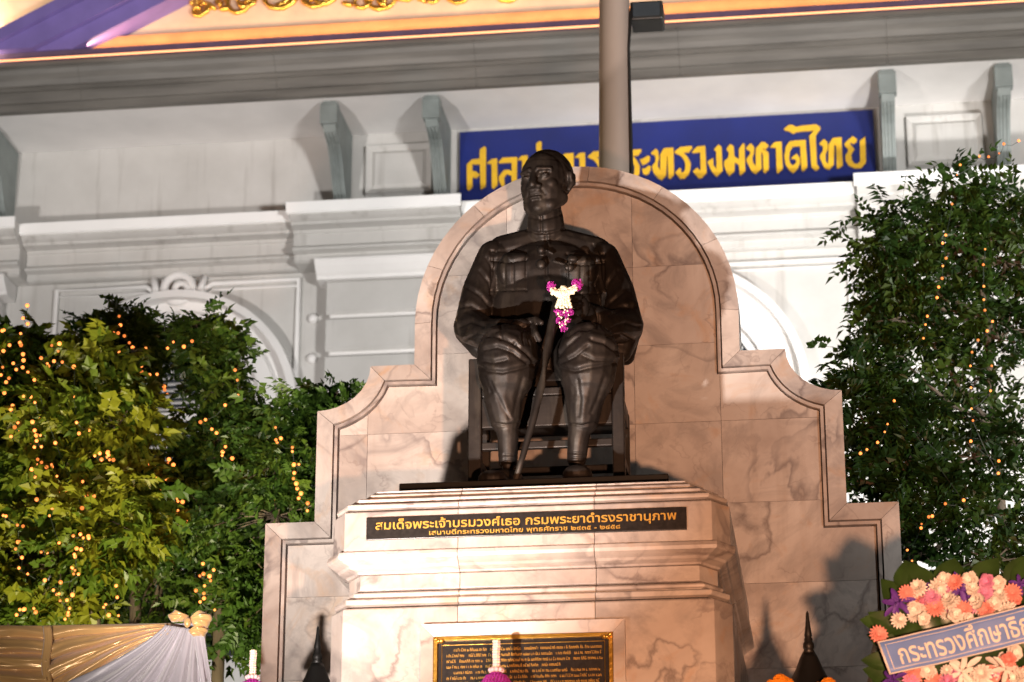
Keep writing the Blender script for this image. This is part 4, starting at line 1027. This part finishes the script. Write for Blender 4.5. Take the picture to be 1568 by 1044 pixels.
def sheer(u, v):
    a = (-.0)+u; x0, y0 = 254+50*u, 957+8*u; x1 = 20+300*(u**.62) if True else 0; y1 = 1075+15*u
    x = x0+(x1-x0)*(v**(.92+.3*(1-u))); y = y0+(y1-y0)*v**1.0
    y -= 10*(1-u)*math.sin(PI*v)*-1*.6
    ph = u*7.3*2*PI+1.2*math.sin(5*u)+.6*math.sin(3*v); f_ = (.006+.028*v)*math.sin(ph)+(.003+.009*v)*math.sin(1.63*ph+.7+2*v)
    return P(x, y, YD-.075-f_-.02*v)
grid(sheer, 150, 40, 'sheer_drape', M_sheer, DR)
# bow: knot and two puffed loops
bw = MB()
kc = P(284, 962, YD-.13)
def bowloop(cx, cy, r3, sgn, nm):
    c = P(cx, cy, YD-.13); mb = MB(); sg_, rn = 48, 30
    mb.ball((0, 0, 0), (1, 1, 1), sg_, rn); vs = []
    for x, y, z in mb.v:
        a = math.atan2(z, x+sgn*1.25)            # folds fan out from the knot
        f_ = 1+.13*math.sin(a*13+2*y)+.06*math.sin(a*29+1)+.07*math.sin(5*x+3*z)
        px = x*r3[0]*(1+.06*math.sin(4*z)); pz = z*r3[2]*f_*(.62+.38*min(1, abs(x+sgn)/1.2)); py = y*r3[1]*f_
        if sgn*x < -.55: py += .02*(abs(x)-.55)
        vs.append((c.x+px, c.y+py, c.z+pz))
    return obj(nm, vs, mb.f, M_satin_gold, DR, smooth=True)
bowloop(273, 944, (.046, .035, .026), -1, 'bow_loop'); bowloop(307, 949, (.052, .04, .038), 1, 'bow_loop'); bowloop(303, 967, (.045, .035, .024), 1, 'bow_loop')
MB().ball(P(287, 953, YD-.17), (.016, .016, .024), 14, 10).go('bow_knot', M_satin_gold, DR, smooth=True)
def tail(u, v): return P(296+16*u+14*v, 966+90*v, YD-.09-.012*math.sin(u*8)*(.3+v))
grid(tail, 14, 20, 'bow_tail', M_sheer, DR)

# ------------------------------------------------------------------ finials, offerings
def finial(px, ytop, Y, label, k=1.0):
    c = P(px, ytop, Y); s_ = k*.0026
    prof = [(.4, 0), (2.2, 4), (2.8, 14), (4.2, 26), (6.0, 38), (5.0, 41), (6.6, 44), (6.0, 47), (8.2, 50), (8.6, 56), (7.2, 60), (10.5, 66), (14.5, 74), (20, 88), (26, 100), (33, 112), (42, 124), (50, 134), (52, 142), (44, 146), (44, 154), (58, 160), (60, 175)]
    zz = c.z; T = thing('bronze_stupa_finial', label, 'finial', (c.x, Y, 2.6), 'dark spired finials flanking the pedestal')
    bot = prof[-1][1]*s_
    cp = [(r_*s_, -z_*s_) for r_, z_ in prof]
    MB().lathe(cp[:12][::-1], (c.x, Y, zz), 20).go('spire', M_black, T, smooth=True)
    MB().lathe(cp[11:][::-1], (c.x, Y, zz), 28).go('bell', M_black, T, smooth=True)
    MB().lathe([(.17, 2.6-zz), (.17, 2.66-zz), (.10, 2.72-zz), (.09, -bot-.06), (.16, -bot)], (c.x, Y, zz), 24).go('stand', M_black, T, smooth=True)
    return c
finial(1236, 935, -.35, 'dark spired finial standing before the right wing of the backdrop')
finial(487, 958, 1.1, 'dark spired finial half hidden by the left side of the pedestal', 1.05)
def marigold(px, py, Y, label):
    c = P(px, py, Y); T = thing('marigold_bunch', label, 'flowers', c, 'orange marigolds by the right finial')
    for k in range(7):
        mb = MB(); cc = c+Vector((rg.uniform(-.05, .05), rg.uniform(-.03, .03), rg.uniform(-.05, .01)))
        for q in range(60):
            d = Vector((rg.gauss(0, 1), rg.gauss(0, 1), rg.gauss(0, 1)+.2)).normalized(); mb.ball(cc+d*.024, (.009, .009, .009), 5, 3)
        mb.ball(cc, .022, 8, 6); mb.go('marigold', M_marigold, T)
    MB().tube([c+Vector((0, 0, -.05)), (c.x, Y, 2.6)], .01, 6).go('stem', M_bigleaf, T)
marigold(1194, 1046, -.5, 'orange marigolds left of the right finial'); marigold(1270, 1044, -.5, 'orange marigolds right of the right finial')
def spire(px, ytop, Y, label, k=1):
    c = P(px, ytop, Y); T = thing('flower_offering', label, 'flower offering', (c.x, Y, 2.6), 'upright strung flower offerings')
    pts = [(c.x+.001*math.sin(i), Y, c.z-.006-i*.0105*k) for i in range(11)]
    o0 = None
    for i, p in enumerate(pts):
        mb = MB()
        for q in range(6):
            a = q*PI/3+i; mb.ball((p[0]+.009*math.cos(a), p[1]+.009*math.sin(a), p[2]), (.0085, .0085, .0068), 7, 5)
        mb.go('blossom_ring', M_palepink if i % 2 else M_jasmine, T, smooth=True)
    z = pts[-1][2]-.012
    for q in range(9):
        a = q*2*PI/9; MB().ball((c.x+.024*math.cos(a), Y+.024*math.sin(a), z), .0105, 7, 5).go('bud', M_palepink, T, smooth=True)
    zr = z-.018
    for j in range(7):
        R = .020+.020*math.sqrt(j); mb = MB(); nq = int(10+R*260)
        for q in range(nq):
            a = 2*PI*q/nq+j*.3; mb.ball((c.x+R*math.cos(a), Y+R*math.sin(a), zr-j*.011), (.007, .007, .0085), 5, 4)
        mb.go('petal_ring', M_cmagenta, T)
    MB().lathe([(.09, 2.6-zr), (.09, 2.63-zr), (.02, 2.66-zr), (.018, -.12), (.05, -.08), (.05, -.02), (.015, 0)], (c.x, Y, zr), 16).go('stand', M_gold, T, smooth=True)
spire(760, 980, -.22, 'pink and white flower offering before the dedication plaque'); spire(388, 995, .6, 'pink and white flower offering left of the backdrop foot')

# ------------------------------------------------------------------ wreath
YF = -1.2
WR = thing('funeral_wreath', 'large flower wreath with a blue lettered ribbon at the lower right', 'wreath', (P(1480, 1000, YF).x, YF+.1, 2.6))
wc = P(1490, 1030, YF)
MB().lathe([(.02, -.46), (.30, -.40), (.33, -.1), (.31, .10), (.22, .25), (.05, .30)], (0, 0, 0), 24)
pad = MB(); 
for i in range(20):
    a = 2*PI*i/20; pad.ball((wc.x+.25*math.cos(a), YF+.12, wc.z+.27*math.sin(a)+.0), (.12, .07, .12), 8, 6)
pad.ball((wc.x, YF+.12, wc.z), (.27, .06, .30), 16, 10)
pad.go('foliage_pad', M_bigleaf, WR, smooth=True)
for sx in (-.18, .18): MB().tube([(wc.x+sx*.3, YF+.2, wc.z+.3), (wc.x+sx*1.6, YF+.2, 2.6)], .012, 6).go('easel_leg', M_bark, WR)
MB().tube([(wc.x, YF+.22, wc.z+.2), (wc.x, YF+.8, 2.6)], .012, 6).go('easel_leg', M_bark, WR)
def petalmesh(kind):
    mb = MB()
    def petal(a, L, w_, lift, r0=.0, curl=.0, y0=0):
        d = Vector((math.cos(a), 0, math.sin(a))); sd = Vector((-math.sin(a), 0, math.cos(a))); i = len(mb.v)
        pts = []
        for t, ww in ((0, .35), (.45, 1), (.8, .8), (1, .1)):
            c_ = d*(r0+L*t)+Vector((0, y0-lift*t*L+curl*t*t*L, 0))
            mb.v.extend([tuple(c_+sd*ww*w_/2+Vector((0, -.08*w_, 0))), tuple(c_+Vector((0, .12*w_, 0))), tuple(c_-sd*ww*w_/2+Vector((0, -.08*w_, 0)))])
        for k in range(3):
            b_ = i+k*3; mb.f.extend([[b_, b_+1, b_+4, b_+3], [b_+1, b_+2, b_+5, b_+4]])
    if kind == 'gerbera':
        for L_, nn, lift, y0 in ((.036, 16, .15, 0), (.027, 13, .5, -.004), (.017, 9, .9, -.007)):
            for k in range(nn): petal(2*PI*k/nn+L_*50, L_, .011, lift, .002, 0, y0)
        mb.ball((0, -.008, 0), (.007, .006, .007), 6, 4)
    elif kind == 'mum':
        for L_, nn, lift, y0 in ((.034, 14, .2, 0), (.030, 12, .7, -.003), (.022, 10, 1.3, -.006), (.014, 8, 2.2, -.010)):
            for k in range(nn): petal(2*PI*k/nn+L_*77, L_, .012, lift, .001, L_*8, y0)
    elif kind == 'rose':
        for L_, nn, lift, y0 in ((.030, 5, .2, 0), (.024, 5, .8, -.004), (.017, 4, 1.6, -.008)):
            for k in range(nn): petal(2*PI*k/nn+L_*33, L_, .030*L_/.03, lift, .0, .0, y0)
        mb.ball((0, -.012, 0), (.008, .010, .008), 6, 4)
    elif kind == 'lily':
        for k in range(6): petal(PI/3*k+.2, .075, .026, .45, .003, .55)
        for k in range(5): mb.tube([(0, 0, 0), (.02*math.cos(k*1.3), -.035, .02*math.sin(k*1.3))], .0015, 4)
    return mb
FM = {}
for kind in ('gerbera', 'mum', 'rose', 'lily'):
    for cn, mt in (('cream', M_cwhite), ('coral', M_ccoral), ('pink', M_cpink), ('purple', M_cpurple)):
        q = petalmesh(kind); me_ = bpy.data.meshes.new(kind); me_.from_pydata(q.v, [], q.f); me_.materials.append(mt); me_.shade_smooth(); FM[kind, cn] = me_
def flower(kind, cn, px, py, s_=1.0, Y=None):
    p = P(px, py, Y if Y is not None else YF-.03+rg.uniform(-.02, .02))
    o = bpy.data.objects.new(kind+'_flower' if kind != 'mum' else 'chrysanthemum', FM[kind, cn]); COL.objects.link(o); o.parent = WR
    o.location = p-WL[WR]; o.rotation_euler = (rg.uniform(-.1, .55), rg.uniform(0, 6.28), rg.uniform(-.4, .4)); o.rotation_mode = 'XYZ'; o.scale = (s_,)*3
named = [('gerbera','coral',1388,908),('mum','cream',1406,901),('rose','cream',1446,888),('gerbera','coral',1463,892),('lily','purple',1470,900),('mum','cream',1436,900),('gerbera','pink',1428,914),('gerbera','coral',1432,930),('mum','cream',1456,923),
 ('gerbera','coral',1476,933),('rose','cream',1490,905),('gerbera','pink',1507,908),('gerbera','coral',1511,934),('mum','cream',1532,915),('gerbera','coral',1550,908),('rose','cream',1486,888),('mum','cream',1376,950),('rose','cream',1416,948),('mum','cream',1542,935),
 ('rose','cream',1400,930),('gerbera','coral',1345,972),('lily','purple',1378,920),('lily','purple',1372,926),('lily','purple',1562,895),('rose','cream',1530,893),('rose','pink',1512,890),('rose','cream',1462,943),('rose','cream',1480,948),
 ('lily','cream',1472,1030),('lily','cream',1540,1025),('mum','cream',1505,1032),('rose','cream',1552,1000),('rose','cream',1422,1028),('gerbera','pink',1395,1042),('gerbera','coral',1398,1032),('rose','coral',1545,1010),('lily','cream',1500,1046),('mum','pink',1450,1046),('gerbera','coral',1432,1046),('rose','cream',1560,955),('mum','cream',1562,1038),('lily','purple',1368,1040),('rose','cream',1500,922),('rose','cream',1522,925),('rose','pink',1444,905)]
for k_, c_, x_, y_ in named: flower(k_, c_, x_, y_, rg.uniform(.85, 1.1) if k_ != 'lily' else rg.uniform(.55, .8))
for _ in range(46):
    a = rg.uniform(.1, 3.0); rr = rg.uniform(.3, 1); flower(rg.choice(['rose', 'mum', 'gerbera']), rg.choice(['cream', 'cream', 'cream', 'coral', 'pink', 'purple']), 1476+105*rr*math.cos(a), 948-58*rr*math.sin(a), rg.uniform(.5, .85), YF+.01)
for _ in range(26): flower(rg.choice(['rose', 'mum', 'lily']), rg.choice(['cream', 'cream', 'coral', 'pink']), rg.uniform(1385, 1600), rg.uniform(1015, 1080), rg.uniform(.6, .9), YF+.0)
def bigleaf(px, py, ang, L, w_, Y, name='leaf'):
    c = P(px, py, Y); mb = MB(); n_ = 9; ca, sa = math.cos(ang), math.sin(ang)
    for i in range(n_):
        t = i/(n_-1); ww = w_*math.sin(PI*min(1, t**.8*.97+.02))*.5
        for q in (-1, 0, 1):
            lx = L*t; lz = q*ww; ly = .03*t*t*L/.2-abs(q)*ww*.35
            mb.v.append((c.x+lx*ca-lz*sa, c.y+ly, c.z+lx*sa+lz*ca))
    for i in range(n_-1):
        for q in range(2): mb.f.append([i*3+q, i*3+q+1, i*3+q+4, i*3+q+3])
    mb.go(name, M_bigleaf, WR, smooth=True)
for px, py, an, L, w_ in ((1425, 925, 1.9, .17, .11), (1395, 940, 2.2, .17, .10), (1398, 905, 1.75, .12, .12), (1450, 905, 1.3, .13, .12), (1490, 905, .9, .16, .10), (1540, 900, .9, .16, .09), (1380, 960, 2.9, .15, .09), (1375, 990, 2.7, .12, .07),
                          (1370, 1015, 3.0, .12, .07), (1375, 1040, 2.8, .13, .08), (1365, 960, 2.5, .10, .06), (1560, 910, 1.2, .16, .1), (1385, 1060, 3.5, .14, .08)):
    bigleaf(px, py, an, L, w_, YF+.04)
# ribbon banner
bY = YF-.085
c0, c1, c2, c3 = P(1343, 983, bY), P(1580, 926, bY), P(1596, 980, bY), P(1362, 1033, bY)
def rib(u, v, y=0): 
    a_ = c0*(1-u)+c1*u; b_ = c3*(1-u)+c2*u; p = a_*(1-v)+b_*v
    return Vector((p.x, p.y+y+.012*math.sin(u*5)+.004*math.sin(u*17+v*2), p.z))
rb = grid(lambda u, v: rib(u, v), 40, 6, 'ribbon', M_ribbon, WR)
for (u0, u1, v0, v1) in ((0, 1, 0, .035), (0, 1, .965, 1), (0, .012, .035, .965), (.04, 1, .12, .135), (.04, 1, .865, .88), (.04, .045, .135, .865)):
    grid(lambda u, v: rib(u0+(u1-u0)*u, v0+(v1-v0)*v, -.004), 40, 2, 'ribbon_edge', M_ribwhite, rb)
text_mesh('กระทรวงศึกษาธิการ', 1, .10, 1.06, 0, 0, .0, M_ribwhite, rb, 'letter', .014, height=.66, rotf=lambda p: rib(min(p[0], 1.3), .80-p[2], -.008))
